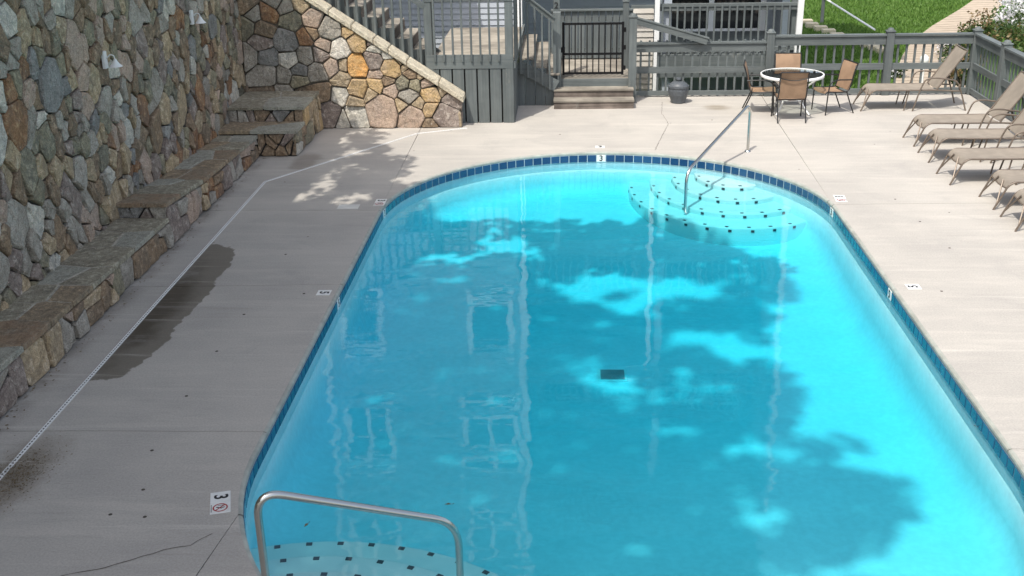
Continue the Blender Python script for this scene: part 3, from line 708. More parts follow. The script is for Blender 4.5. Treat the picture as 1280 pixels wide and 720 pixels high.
# ------------------------------------------------------------ slot drain
dr = thing('slot_drain', 'narrow white slotted deck drain running along the left and turning across the deck', 'deck drain', (-4.66, 12, 0))
path = [(-4.66, 7.3), (-4.66, 16.25), (-2.71, 19.22), (-1.86, 19.60)]; sl = MB()
for a, b in zip(path[:-1], path[1:]):
    d = Vector((b[0] - a[0], b[1] - a[1], 0)); L = d.length; d.normalize(); s_ = Vector((-d.y, d.x, 0)); A = Vector((*a, .0025)); B = Vector((*b, .0025))
    for q in (-1, 1): wpart('drain_edge', MB().bar(A + s_ * q * .013 , B + s_ * q * .013, .012, .007), M_WHITE, dr)
    wpart('drain_channel', MB().bar(A, B, .014, .004), M_BLACK, dr)
    n = int(L / .045)
    for k in range(n):
        p = A + d * (k + .5) * L / n; sl.bar(p - d * .009 + Vector((0, 0, .001)), p + d * .009 + Vector((0, 0, .001)), .0145, .006)
wpart('drain_rib', sl, M_WHITE, dr, 'stuff')
dr2 = thing('slot_drain', 'short stub of white slotted drain beside the leaf litter', 'deck drain', (-4.32, 6.6, 0))
A = Vector((-4.36, 6.95, .0025)); B = Vector((-4.12, 6.0, .0025)); d = (B - A).normalized(); s_ = Vector((-d.y, d.x, 0))
wpart('drain_channel', MB().bar(A, B, .022, .004), M_BLACK, dr2); sl = MB()
for q in (-1, 1): wpart('drain_edge', MB().bar(A + s_ * q * .02, B + s_ * q * .02, .014, .007), M_WHITE, dr2)
for k in range(24):
    p = A + d * (k + .5) * .04; sl.bar(p - s_ * .012 + Vector((0, 0, .002)), p + s_ * .012 + Vector((0, 0, .002)), .016, .005)
wpart('drain_rib', sl, M_WHITE, dr2, 'stuff')

# ------------------------------------------------------------ depth marker tiles on the deck
def marker(x, y, rot, ch, dive, label):
    t = thing('depth_marker', label, 'depth marker', (x, y, 0), rot)
    h = .155
    def ring(mb, r0, r1, z, n=28):
        vs = [(r * math.cos(2 * PI * k / n), r * math.sin(2 * PI * k / n), z) for r in (r0, r1) for k in range(n)]; mb.add(vs, [(k, (k + 1) % n, n + (k + 1) % n, n + k) for k in range(n)])
    p1 = part('marker_tile', MB().box(-h / 2, h / 2, -h / 2, h / 2, 0, .004, .001), M_TTILE, t)
    link('digit', text_mesh(ch, .15, M_INK), p1, (0, 0, .0052))
    if dive:
        dx = h * 1.02 * dive; p2 = part('marker_tile', MB().box(dx - h / 2, dx + h / 2, -h / 2, h / 2, 0, .004, .001), M_TTILE, t)
        mb = MB(); ring(mb, .047, .058, .0055); a = .05 * .7071; mb.bar((-a, a, .0058), (a, -a, .0058), .010, .0006); mb.v = [(a_ + dx, b_, c_) for a_, b_, c_ in mb.v]; part('red_ring', mb, M_RED, p2)
        mb = MB(); mb.bar((-.012, -.03, .0051), (.012, .012, .0051), .011, .0006); mb.bar((.010, .008, .0051), (-.004, .034, .0051), .008, .0006); mb.bar((-.03, -.02, .0051), (-.03, .03, .0051), .005, .0006)
        mb.v = [(a_ + dx, b_, c_) for a_, b_, c_ in mb.v]; part('diver_print', mb, M_INK, p2)
        part('caption_print', MB().add([v for q in range(8) for v in ((dx - .05 + q * .0135, -h * .46, .0048), (dx - .042 + q * .0135, -h * .46, .0048), (dx - .042 + q * .0135, -h * .41, .0048), (dx - .05 + q * .0135, -h * .41, .0048))], [(4 * q, 4 * q + 1, 4 * q + 2, 4 * q + 3) for q in range(8)]), M_INK, p2, 'stuff')
    return t
marker(-2.755, 7.45, R(-74), '3', 1, 'white number 3 and no diving tiles nearest the camera beside the near handrail')
marker(-2.82, 11.74, R(-90), '5', 0, 'white number 5 tile on the shaded deck left of the pool')
marker(-2.72, 15.26, R(-90), '3', 1, 'white number 3 and no diving tiles beside the dappled shade left of the pool')
marker(3.85, 11.93, R(90), '5', 0, 'white number 5 tile on the sunny deck right of the pool')
marker(3.78, 15.36, R(86), '3', -1, 'white number 3 and no diving tiles on the deck right of the underwater steps')
marker(.48, 18.22, 0, '3', 0, 'small white depth tile on the deck at the far end of the pool')
sk = thing('skimmer_lid', 'pale rectangular skimmer lid set in the deck left of the pool', 'skimmer lid', (-3.14, 14.98, 0))
part('lid', MB().box(-.15, .15, -.10, .10, 0, .004, .001), simple('off_white_lid', (.62, .61, .56), .6), sk)

# ------------------------------------------------------------ handrails
def handrail(name, pts, r, label, posts, bend=.2):
    t = thing('pool_handrail', label, 'handrail', (pts[0][0], pts[0][1], 0))
    wpart('rail_tube', MB().tube(rounded(pts, bend, 9), r, 14), M_STEEL, t)
    for (x, y, z) in posts: wpart('escutcheon', MB().lathe([(r, z + .03), (r + .012, z + .028), (.05, z + .008), (.052, z)], 18, (x, y)), M_STEEL, t)
    return t
handrail('far', [(2.86, 17.86, -.05), (2.86, 17.86, .80), (1.70, 16.07, .17), (1.70, 16.07, -.45)], .024, 'steel handrail by the far right underwater steps', [(2.86, 17.86, 0)])
handrail('near', [(-2.03, 6.12, -.05), (-2.03, 6.12, .90), (-.80, 6.72, .28), (-.80, 6.72, -.40)], .0265, 'steel handrail at the near left corner of the pool', [(-2.03, 6.12, 0)])

# ------------------------------------------------------------ pool fittings
md = thing('main_drain', 'dark square main drain grate on the pool floor', 'drain grate', (.47, 11.5, floor_z(.47, 11.5)))
part('grate_frame', MB().box(-.165, .165, -.145, .145, 0, .015, .003), simple('pale_drain_frame', (.55, .65, .66), .6), md); mb = MB()
for k in range(9): part('grate_bar', MB().box(-.135, .135, -.11 + k * .0275 - .009, -.11 + k * .0275 + .009, .012, .022), simple('grate_grey', (.16, .24, .26), .6) if k == 0 else bpy.data.materials['grate_grey'], md)
mb = MB().box(-.13, .13, -.115, .115, .014, .0175); part('grate_well', mb, simple('grate_dark_teal', (.07, .12, .14), .8), md)  # flat dark teal plate between the grate bars
rf = thing('return_fitting', 'round return fitting in the far pool wall below the depth tile', 'return fitting', (*at(755, 207, -.27), -.27))
mb = MB().lathe([(.125, 0), (.125, .02), (.085, .022), (.08, .008)], 24); o = part('fitting_ring', mb, simple('fitting_plastic', (.25, .36, .38), .5), rf); o.rotation_euler = (R(12), 0, 0)

# ------------------------------------------------------------ wall lamps
def wall_lamp(y, z, label, k=.62):
    t = thing('wall_lamp', label, 'wall lamp', (WX + .06, y, z))
    part('back_plate', MB().box(-.05, .012, -.065, .065, -.16, .16, .006), M_WHITE, t)
    part('arm', MB().tube(rounded([(.01, .0, .02), (.10, .0, .10), (.17, .0, .08), (.18, .0, .01)], .06), .012, 8), M_WHITE, t)
    part('shade', MB().lathe([(.018, .02), (.032, .0), (.045, -.03), (.075, -.075), (.125, -.125), (.118, -.125), (.07, -.072), (.02, -.01)], 20, (.18, 0)), M_WHITE, t)
    part('bulb', MB().lathe([(.0, -.10), (.025, -.09), (.03, -.06), (.015, -.02)], 12, (.18, 0)), simple('frosted_bulb', (.7, .7, .66), .4), t)
    return t
l1 = wall_lamp(13.62, 2.34, 'white gooseneck wall lamp nearer the camera on the tall stone wall')
l2 = wall_lamp(17.05, 2.36, 'white gooseneck wall lamp farther along the tall stone wall')
for l in (l1, l2): l.scale = (.66, .66, .66); l['group'] = 'white lamps on the stone wall'

# ------------------------------------------------------------ grey timber: platform, stairs, gate, fences
PFY = 20.0
plat = thing('raised_platform', 'raised grey timber platform with railing and vertical board skirt beside the stone stair wall', 'deck platform', (-1.8, PFY, 0))
PX0, PX1, PZ = -2.58, -1.03, 1.03
post = MB().box(-.07, .07, -.07, .07, 0, 2.3, .006).mesh('post', M_WV)
inst('post', post, plat, (PX1 - .07, PFY + .05, 0)); inst('post', post, plat, (PX0 + .05, PFY + .05, 0))
wpart('rim_board', MB().box(PX0, PX1 - .002, PFY - .022, PFY + .02, .985, 1.235, .003), M_WX, plat)
wpart('side_rim_board', MB().box(PX1 + .003, PX1 + .04, PFY, 24.4, .985, 1.10, .003), M_WY, plat)
bd = MB().box(-.098, .098, -.012, .012, 0, .98, .003).mesh('skirt_board', M_WV)
k = 0; x = PX1 - .10
while x > PX0: inst('skirt_board', bd, plat, (x, PFY + .0, 0)); x -= .222
wpart('skirt_backing', MB().box(PX0, PX1 - .01, PFY + .13, PFY + .16, 0, .98), M_BLACK, plat)
bdy = MB().box(-.012, .012, -.098, .098, 0, .98, .003).mesh('skirt_board', M_WV); y = PFY + .16
while y < 21.3: inst('skirt_board', bdy, plat, (PX1 + .0, y, 0)); y += .205
bal = MB().box(-.018, .018, -.018, .018, 0, 1.10, .003).mesh('baluster', M_WV)
x = PX1 - .25
while x > PX0 + .1: inst('baluster', bal, plat, (x, PFY - .042, 1.12)); x -= .163
pb = MB().box(-.012, .012, -.085, .085, 0, 1.78, .003).mesh('privacy_board', M_WV); y = PFY + .22
while y < 21.2: inst('privacy_board', pb, plat, (PX1 + .022, y, 1.04)); y += .176
wpart('top_rail', MB().box(PX0, PX1, PFY - .03, PFY + .08, 2.16, 2.26, .004), M_WX, plat)
fb = MB().box(PX0, PX1, -.066, .066, -.03, 0, .003).mesh('floor_board', M_RAW); y = PFY + .12
while y < 24.4: inst('floor_board', fb, plat, (0, y, PZ + .015)); y += .145
# left flight rising behind the stone wall
st = thing('timber_staircase', 'grey timber staircase with balusters climbing left behind the stone wall', 'staircase', (-4.0, 20.7, 0))
RUN, RISE = .285, .192
treadm = MB().box(-.15, .15, -.64, .64, -.035, 0, .004).mesh('tread', M_RAW); riserm = MB().box(-.012, .012, -.63, .63, -.157, 0).mesh('riser', M_RAWD)
for k in range(11):
    x = PX0 - .14 - k * RUN; z = PZ + .09 + (k + 1) * RISE
    inst('tread', treadm, st, (x, 20.75, z)); inst('riser', riserm, st, (x + .14, 20.75, z - .035))
for yy in (20.13, 21.42):
    mb = MB(); a = (PX0 + .02, yy, PZ - .10); b = (PX0 - 3.2, yy, PZ - .10 + 3.2 * RISE / RUN); mb.bar(a, b, .04, .32); wpart('stringer', mb, M_WX, st)
bals = MB().box(-.022, .022, -.022, .022, 0, 1.12, .003).mesh('baluster', M_WV)
x = PX0 - .10
while x > -5.7:
    z = PZ - .04 + (PX0 - x) * RISE / RUN; inst('baluster', bals, st, (x, 20.0, z - .05)); x -= .157
wpart('handrail', MB().bar((PX0, 20.02, PZ + 1.05), (PX0 - 3.2, 20.02, PZ + 1.05 + 3.2 * RISE / RUN), .09, .09), M_WX, st)
# notched skirt under the left flight
sb = MB().box(-.068, .068, -.01, .01, -1.0, 0).mesh('skirt_board', M_WV)
for k in range(20):
    x = PX0 - .07 - k * .1425
    if x > -5.7: inst('skirt_board', sb, st, (x, 20.10, PZ + .10 + math.ceil((PX0 - x) / RUN) * RISE))
# short flight from platform down to the gate landing
sh = thing('short_staircase', 'short shaded grey staircase with sloping handrail left of the black gate', 'staircase', (-.7, 22, 0))
for k, (x, z) in enumerate(((-.86, .90), (-.60, .74), (-.36, .60))):
    wpart('tread', MB().box(x - .14, x + .14, 21.45, 24.3, z - .035, z, .004), M_RAW, sh); wpart('riser', MB().box(x + .10, x + .125, 21.46, 24.29, z - .19, z - .035), M_WV, sh)
wpart('stringer', MB().bar((-1.02, 21.36, .80), (-.28, 21.36, .38), .04, .22), M_WX, sh)
wpart('handrail', MB().bar((-1.04, 21.3, 2.19), (-.31, 21.3, 1.62), .10, .09), M_WX, sh)
wpart('handrail_cap', MB().bar((-1.04, 21.28, 2.25), (-.31, 21.28, 1.68), .12, .022), M_WX, sh)
for k in range(5):
    x = -.95 + k * .135; z = 2.15 - (x + 1.04) * .78; wpart('baluster', MB().box(x - .018, x + .018, 21.24, 21.276, .78 - (x + 1.02) * .57 - .1, z, .003), M_WV, sh)
x = -.97
while x < -.33: wpart('skirt_board', MB().box(x - .09, x + .09, 21.40, 21.42, 0, .74 - (x + 1.02) * .57), M_WV, sh); x += .19
# gate landing and its steps
la = thing('gate_landing', 'grey timber landing with two weathered steps in front of the black gate', 'landing', (.43, 21.5, 0))
wpart('fascia_board', MB().box(-.335, 1.195, 21.62, 21.66, .30, .46, .004), M_WX, la)
for (z0, z1, y0) in ((.0, .165, 21.04), (.16, .315, 21.34)):
    wpart('step_riser', MB().box(-.325, 1.185, y0 + .02, y0 + .045, z0, z1 - .035), M_RAWD, la); wpart('step_tread', MB().box(-.335, 1.195, y0, y0 + .31, z1 - .038, z1, .005), M_RAW, la)
    for xx in (-.315, 1.165): wpart('step_side', MB().box(xx - .012, xx + .012, y0 + .05, 21.6, z0, z1 - .04), M_RAWD, la)
fb2 = MB().box(-.30, 1.17, -.066, .066, -.03, 0, .003).mesh('floor_board', M_RAW); y = 21.72
while y < 24.2: inst('floor_board', fb2, la, (0, y, .475)); y += .142
def post_at(parent, x, y, h, w=.075, z0=0, cap=True):
    p = wpart('post', MB().box(x - w, x + w, y - w, y + w, z0, h, .006), M_WV, parent)
    if cap:
        mb = MB().box(x - w - .012, x + w + .012, y - w - .012, y + w + .012, h, h + .022, .004); mb.lathe([(w * .95, h + .022), (w * .9, h + .04), (w * .6, h + .068), (.001, h + .08)], 12, (x, y)); wpart('post_cap', mb, M_WV, p)
    return p
gp = thing('gate_post', 'grey gate post with house number 2 plate on its upper half', 'gate post', (-.27, 21.6, 0))
wpart('shaft', MB().box(-.345, -.195, 21.53, 21.68, 0, 1.74, .006), M_WV, gp); wpart('tall_post', MB().box(-.335, -.215, 21.70, 21.82, 0, 2.6, .006), M_WV, gp)
n2 = link('digit', text_mesh('2', .16, M_INK), gp, (-.01, .095, 1.84)); n2.rotation_euler = (R(90), 0, 0)
gp2 = thing('gate_post', 'pair of grey round capped posts at the right side of the black gate', 'gate post', (1.15, 21.7, 0))
post_at(gp2, 1.17, 21.62, 1.62); post_at(gp2, 1.08, 22.6, 1.78, .06)
ga = thing('metal_gate', 'black metal picket gate standing on the landing above the steps', 'gate', (.43, 21.66, .48))
GX0, GX1, GZ0, GZ1 = -.15, .985, .56, 1.50
for nme, a, b in (('top_bar', (GX0, GZ1), (GX1, GZ1)), ('middle_bar', (GX0, .93), (GX1, .93)), ('bottom_bar', (GX0, GZ0), (GX1, GZ0))):
    wpart(nme, MB().bar((a[0], 21.68, a[1]), (b[0], 21.68, b[1]), .03, .04), M_BLACKW, ga)
for x in (GX0, GX1): wpart('stile', MB().box(x - .022, x + .022, 21.66, 21.70, GZ0 - .03, GZ1 + .03), M_BLACKW, ga)
pk = MB().box(-.0115, .0115, -.0115, .0115, GZ0, GZ1).mesh('picket', M_BLACKW)
for k in range(1, 10): inst('picket', pk, ga, (GX0 + (GX1 - GX0) * k / 10, 21.68, 0))
wpart('latch', MB().box(GX0 - .05, GX0 + .03, 21.62, 21.70, .97, 1.06, .006), M_BLACKW, ga)
for z in (.66, 1.05, 1.38): wpart('hinge', MB().box(GX1 + .005, GX1 + .06, 21.65, 21.71, z - .04, z + .04, .005), M_BLACKW, ga)
bf = thing('board_fence', 'grey vertical board fence screen behind the black gate', 'fence', (.43, 23.6, .48))
x = -.35
while x < 1.25: wpart('board', MB().box(x - .062, x + .062, 23.60, 23.62, .50, 1.47, .003), M_WV, bf); x += .142
wpart('cap_rail', MB().box(-.42, 1.28, 23.55, 23.68, 1.472, 1.51, .004), M_WX, bf)
for z in (.66, 1.30): wpart('rail', MB().box(-.42, 1.28, 23.623, 23.66, z - .04, z + .04), M_WX, bf)

# pool fence at the back and along the right
FY = 22.1
def fence_run(parent, a, b, top=1.16, tiers=((.04, .62), (.56, 1.14)), pitch=.163, rails=((.98, 1.13), (.50, .62), (.03, .13)), cap=True, horiz='x'):
    a = Vector(a); b = Vector(b); d = (b - a); L = d.length; d.normalize(); M = M_WX if horiz == 'x' else M_WY; nrm = Vector((d.y, -d.x, 0)) if horiz == 'x' else Vector((-1, 0, 0))
    for z0, z1 in rails: wpart('rail', MB().bar(a + Vector((0, 0, (z0 + z1) / 2)) + nrm * .02, b + Vector((0, 0, (z0 + z1) / 2)) + nrm * .02, .04, z1 - z0), M, parent)
    if cap: wpart('cap_rail', MB().bar(a + Vector((0, 0, top)), b + Vector((0, 0, top)), .14, .035), M, parent)
    n = int(L / pitch); me = MB().box(-.019, .019, -.019, .019, .035, 1.10).mesh('baluster', M_WV)
    for k in range(n): q = a + d * (k + .6) * L / n - nrm * .022; inst('baluster', me, parent, (q.x, q.y, 0))
fe = thing('pool_fence', 'grey baluster fence closing the far side of the pool deck', 'fence', (4.5, FY, 0))
for x in (3.85, 6.12, 7.76): post_at(fe, x, FY, 1.22)
fence_run(fe, (1.26, FY, 0), (3.77, FY, 0), 1.05, rails=((.88, 1.02), (.47, .59), (.03, .12)))
fence_run(fe, (3.93, FY, 0), (6.04, FY, 0)); fence_run(fe, (6.20, FY, 0), (7.68, FY, 0))
wpart('sloping_rail', MB().bar((1.25, 22.0, 1.49), (2.62, 22.0, 1.085), .09, .11), M_WX, fe)
wpart('sloping_cap', MB().bar((1.25, 22.0, 1.56), (2.66, 22.0, 1.15), .12, .02), M_WX, fe)
fs_ = thing('pool_fence', 'grey baluster fence along the right side behind the row of loungers', 'fence', (7.76, 15, 0))
ys = [22.1, 20.55, 18.4, 16.2, 14.0, 11.8, 9.6, 7.4]
for y0, y1 in zip(ys[:-1], ys[1:]):
    fence_run(fs_, (7.76, y0 - .08, 0), (7.76, y1 + .08, 0), horiz='y'); post_at(fs_, 7.76, y1, 1.22)

# ------------------------------------------------------------ house across the fence
HY = 24.5
hs = thing('apartment_house', 'grey blue lap sided house with white trim and balconies behind the pool fence', 'house', (-1, HY, -1.2))
HX0, HXC, HX1, HT = -6.0, -1.08, 4.95, 13.6
def lap(x0, x1, y, z0, z1, nrm=-1, ax='x', p=.125):
    mb = MB(); z = z0
    while z < z1:
        t = min(z + p, z1)
        if ax == 'x': mb.add([(x0, y + nrm * .026, z), (x1, y + nrm * .026, z), (x1, y + nrm * .003, t), (x0, y + nrm * .003, t), (x0, y, z), (x1, y, z)], [(0, 1, 2, 3) if nrm < 0 else (3, 2, 1, 0), (4, 5, 1, 0)])
        else: mb.add([(y + nrm * .018, x0, z), (y + nrm * .018, x1, z), (y + nrm * .003, x1, t), (y + nrm * .003, x0, t), (y, x0, z), (y, x1, z)], [(0, 1, 2, 3), (4, 5, 1, 0)])
        z += p
    return mb
HB = 27.2
wpart('lap_siding', lap(HX0, HXC, HY, -1.3, HT), M_SIDE, hs, 'stuff')
wpart('lap_siding', lap(HXC, HX1, HB, -1.3, HT), M_SIDE, hs, 'stuff')
wpart('lap_siding', lap(HY, HB, HXC, -1.3, HT, 1, 'y'), M_SIDE, hs, 'stuff')
wpart('wall_core', MB().box(HX0 + .003, HXC - .003, HY + .002, 30, -1.4, HT - .01), M_SIDE, hs); wpart('wall_core', MB().box(HXC - .002, HX1, HB + .002, 30, -1.4, HT - .01), M_SIDE, hs)
wpart('roof', MB().add([(HX0 - .5, HY - .6, HT), (HX1 + .3, HY - .6, HT), (HX1 + .3, 30.4, HT), (HX0 - .5, 30.4, HT), (HX0 - .5, 27.2, HT + 1.6), (HX1 + .3, 27.2, HT + 1.6)], [(0, 1, 5, 4), (2, 3, 4, 5), (1, 2, 5), (3, 0, 4), (0, 3, 2, 1)]), M_ROOF, hs)
for x in (HXC - .07, HX0 + .07): wpart('corner_trim', MB().box(x - .075, x + .075, HY - .045, HY - .018, -1.3, HT, .004), M_WHITEF, hs)
wpart('corner_trim', MB().box(HXC + .0, HXC + .03, HY - .045, HY + .11, -1.3, HT, .004), M_WHITEF, hs)
def window(x0, x1, z0, z1, y, halves=2, dark=False):
    w = .13; mb = MB()
    for bx in ((x0 - w, x1 + w, z1, z1 + w), (x0 - w, x1 + w, z0 - w, z0), (x0 - w, x0, z0, z1), (x1, x1 + w, z0, z1)): mb.box(bx[0], bx[1], y - .055, y - .012, bx[2], bx[3])
    for k in range(1, halves): c = x0 + (x1 - x0) * k / halves; mb.box(c - .06, c + .06, y - .05, y - .012, z0, z1)
    f = wpart('window', mb, M_WHITEF, hs)
    for k in range(halves):
        a = x0 + (x1 - x0) * k / halves; b = x0 + (x1 - x0) * (k + 1) / halves; wpart('pane', MB().box(a + .005, b - .005, y - .034, y - .02, z0 + .003, z1 - .003), M_DARKG if dark else M_PANE, f)
window(-2.33, -1.50, 4.95, 6.25, HY, 1)
for z0, z1 in ((7.98, 9.35), (11.15, 12.5)): window(-2.55, -1.42, z0, z1, HY); window(-5.55, -4.55, z0, z1, HY)
window(-5.4, -4.6, 4.95, 6.2, HY, 1)
BF = 24.15
for lv, zf in enumerate((.47, 3.72, 6.95, 10.15)):
    bx0 = 1.82 if lv == 0 else HXC + .04
    b_ = wpart('balcony_slab', MB().box(bx0, HX1 - .2, BF, HB - .02, zf - .22, zf, .004), M_WX, hs)
    wpart('balcony_fascia', MB().box(bx0 - .01, HX1 - .19, BF - .03, BF - .003, zf - .32 if lv else zf - .50, zf - .01, .003), M_WX, hs)
    if lv < 4:
        wpart('balcony_rail', MB().box(bx0, HX1 - .2, BF - .02, BF + .06, zf + .98, zf + 1.05, .004), M_WX, hs); wpart('balcony_rail', MB().box(bx0, HX1 - .2, BF, BF + .04, zf + .90, zf + .975), M_WX, hs); wpart('balcony_rail', MB().box(bx0, HX1 - .2, BF, BF + .04, zf + .06, zf + .13), M_WX, hs)
        me = MB().box(-.018, .018, -.018, .018, -.02, 1.0).mesh('baluster', M_WV); x = bx0 + .1
        while x < HX1 - .25: inst('baluster', me, hs, (x, BF - .022, zf)); x += .155
    for k in range(2 if lv else 1):
        c = (3.3, .4)[k]; window(c - 1.15, c + 1.15, zf + .06, zf + 2.15, HB, 2, True)
    wpart('ceiling_board', MB().box(bx0, HX1 - .2, BF + .05, HB - .03, zf - .245, zf - .222), M_WHITEF, hs)
wpart('side_wing', MB().box(HX1 - .18, HX1, 26.2, HB, -1.3, HT, .003), M_SIDE, hs)
wpart('column', MB().box(1.95, 2.12, BF + .08, BF + .25, -1.3, 10.0, .005), M_SIDE, hs); wpart('column', MB().box(4.62, 4.74, BF + .08, BF + .22, -1.3, 10.0, .005), M_WV, hs)
dsp = wpart('downspout', MB().bar((1.80, BF - .09, -1.2), (1.80, BF - .09, 6.5), .10, .08, (0, 1, 0)), M_WHITE, hs); wpart('downspout_bend', MB().bar((1.84, BF - .09, 6.5), (1.25, BF - .09, 6.62), .08, .09), M_WHITE, hs)
wpart('downspout', MB().bar((4.74, BF - .09, -1.2), (4.86, BF - .09, 10.3), .12, .08, (0, 1, 0)), M_WHITE, hs)
wpart('knee_wall', lap(1.27, 1.755, 24.40, -1.2, 1.38), M_CREAM, hs, 'stuff'); wpart('knee_wall_core', MB().box(1.272, 1.753, 24.404, 24.6, -1.2, 1.375), M_CREAM, hs)
wpart('lattice_rail', MB().box(1.26, 1.78, BF + .0, BF + .06, 1.43, 1.50, .003), M_WX, hs)

aw = wpart('shade_canopy', MB().hexa([(-5.2, HY - 1.05, 2.86), (-2.42, HY - 1.05, 2.86), (-2.42, HY - .02, 3.06), (-5.2, HY - .02, 3.06), (-5.2, HY - 1.05, 2.98), (-2.42, HY - 1.05, 2.98), (-2.42, HY - .02, 3.18), (-5.2, HY - .02, 3.18)]), M_WX, hs)  # unseen awning added to keep the sun off the siding below
for x in (-5.1, -2.52): wpart('shade_canopy_bracket', MB().bar((x, HY - .95, 2.84), (x, HY - .03, 2.3), .06, .07), M_WY, aw)
# ------------------------------------------------------------ ground beyond
GZ = -1.05
mb = MB(); mb.add([(-300, 22.2, GZ), (400, 22.2, GZ), (400, 500, GZ), (-300, 500, GZ)], [(0, 1, 2, 3)]); mb.add([(7.95, -300, GZ), (400, -300, GZ), (400, 22.2, GZ), (7.95, 22.2, GZ)], [(0, 1, 2, 3)])
part('lawn', mb, M_LAWN, None, 'structure')
mb = MB(); mb.add([(-300, -300, GZ - .3), (7.95, -300, GZ - .3), (7.95, 22.2, GZ - .3), (-300, 22.2, GZ - .3)], [(0, 1, 2, 3)]); part('ground', mb, M_SOIL, None, 'structure')
mb = MB(); mb.add([(WX - .68, -40, 5.0), (WX - .68, 19.6, 5.0), (-60, 24, 8.5), (-60, -40, 8.5), (WX - .68, 19.7, -1.3), (-60, 24, -1.3)], [(0, 1, 2, 3), (1, 4, 5, 2)]); part('hillside', mb, M_SOIL, None, 'structure')
def gpth(pts, z=GZ): return [at(px, py, z) for px, py in pts]
L = gpth([(1226, -6), (1200, 12), (1165, 33), (1140, 52), (1128, 70), (1118, 95), (1112, 125)]); Rr = gpth([(1262, -6), (1250, 10), (1238, 30), (1225, 50), (1215, 70), (1210, 95), (1206, 125)])
mb = MB(); n = len(L); mb.add([(x, y, GZ + .02) for x, y in L] + [(x, y, GZ + .02) for x, y in Rr], [(k, k + 1, n + k + 1, n + k) for k in range(n - 1)]); mb.v = mb.v[:]
for side in (L, Rr):
    mb.add([(x, y, GZ + .02) for x, y in side] + [(x, y, GZ - .05) for x, y in side], [(k, k + 1, n + k + 1, n + k) for k in range(n - 1)])
pth = part('garden_path', mb, M_PATH, None, 'structure')
rr = random.Random(9)
for i in range(40):
    t = i / 40 * (n - 1); k = int(t); f = t - k; a = (L[k][0] * (1 - f) + L[k + 1][0] * f, L[k][1] * (1 - f) + L[k + 1][1] * f); b = (Rr[k][0] * (1 - f) + Rr[k + 1][0] * f, Rr[k][1] * (1 - f) + Rr[k + 1][1] * f)
    part('path_joint', MB().bar((a[0], a[1], GZ + .024), (b[0], b[1], GZ + .024), .035, .002), simple('path_joint_dirt', (.24, .19, .14), .9) if i == 0 else bpy.data.materials['path_joint_dirt'], pth)
# stepping stones / low retaining stones across the lawn
blk = [(1008, 25), (1015, 29), (1026, 33), (1036, 37), (1072, 50), (1084, 53), (1094, 57), (1104, 60), (1047, 42), (1060, 46)]
blk.sort(); ORD = ['leftmost', 'second', 'third', 'fourth', 'fifth', 'sixth', 'seventh', 'eighth', 'ninth', 'rightmost']
for i, (px, py) in enumerate(blk):
    x, y = at(px, py, GZ + .15); o = thing('retaining_block', ORD[i] + ' cream block from the left in the row stepping down the lawn' if 0 < i < 9 else ORD[i] + ' cream block of the row stepping down the lawn', 'retaining block', (x, y, GZ), 0, 'cream blocks across the lawn')
    part('block', MB().box(-.20, .20, -.14, .14, 0, .17, .02), simple('cream_block', (.52, .46, .33), .9, 0, .15, 10, .2) if i == 0 else bpy.data.materials['cream_block'], o)
cf = thing('cable_fence', 'thin pale rail fence crossing the lawn beyond the house corner', 'fence', (*at(1027, 30, GZ), GZ))
A = at(1006, 22, GZ); B = at(1027, 30, GZ); C_ = at(1092, 52, GZ)
wpart('rail', MB().tube([(A[0] - .3, A[1] + .5, GZ + .95), (B[0], B[1], GZ + .85), (C_[0], C_[1], GZ + .35)], .03, 6), M_WHITE, cf)
for p in (B,): wpart('post', MB().box(p[0] - .05, p[0] + .05, p[1] - .05, p[1] + .05, GZ, GZ + .86, .01), M_WV, cf)
x, y = at(1151, 112, GZ); bo = thing('bollard_light', 'short white round topped path light behind the fence', 'path light', (x, y, GZ))
part('stem', MB().tube([(0, 0, 0), (0, 0, .62)], .035, 10), M_WHITE, bo); part('globe', MB().lathe([(.04, .60), (.09, .64), (.11, .72), (.09, .80), (.04, .84), (.001, .85)], 14), M_WHITE, bo)

# ------------------------------------------------------------ leaves
def leaves(mb, c, r, n, size, rr, flat=1.0):
    for _ in range(n):
        while True:
            p = Vector((rr.uniform(-1, 1), rr.uniform(-1, 1), rr.uniform(-1, 1)))
            if p.length < 1: break
        p = Vector((c[0] + p.x * r[0], c[1] + p.y * r[1], c[2] + p.z * r[2])); s = size * rr.uniform(.6, 1.3)
        u = Vector((rr.gauss(0, 1), rr.gauss(0, 1), rr.gauss(0, .6))).normalized(); w = u.cross(Vector((rr.gauss(0, 1), rr.gauss(0, 1), rr.gauss(0, 1)))).normalized()
        mb.add([p - u * s * .5, p + w * s * .32, p + u * s * .5, p - w * s * .32], [(0, 1, 2, 3)])
rr = random.Random(3)
def shrub(label, spots, mats, n, size, name='garden_shrub', cat='shrub'):
    c0 = spots[0][0]; t = thing(name, label, cat, (c0[0], c0[1], GZ)); mbs = [MB() for _ in mats]
    for c, r in spots:
        for i, (mt, share) in enumerate(mats):
            for q in range(9):
                a = (c[0] + rr.uniform(-.7, .7) * r, c[1] + rr.uniform(-.7, .7) * r, c[2] + rr.uniform(-.5, .7) * r * .8); leaves(mbs[i], a, (r * .42, r * .42, r * .38), int(n * share / 9), size, rr)
    for mb, (mt, s) in zip(mbs, mats): wpart('foliage', mb, mt, t)
    for c, r in spots:
        for q in range(3): wpart('stem', MB().tube([(c[0], c[1], GZ), (c[0] + rr.uniform(-.5, .5) * r, c[1] + rr.uniform(-.5, .5) * r, c[2] + r * .3)], [.03, .012], 5), M_BARK, t)
def gs(px, py, h): x, y = at(px, py, GZ + h); return (x, y, GZ + h)
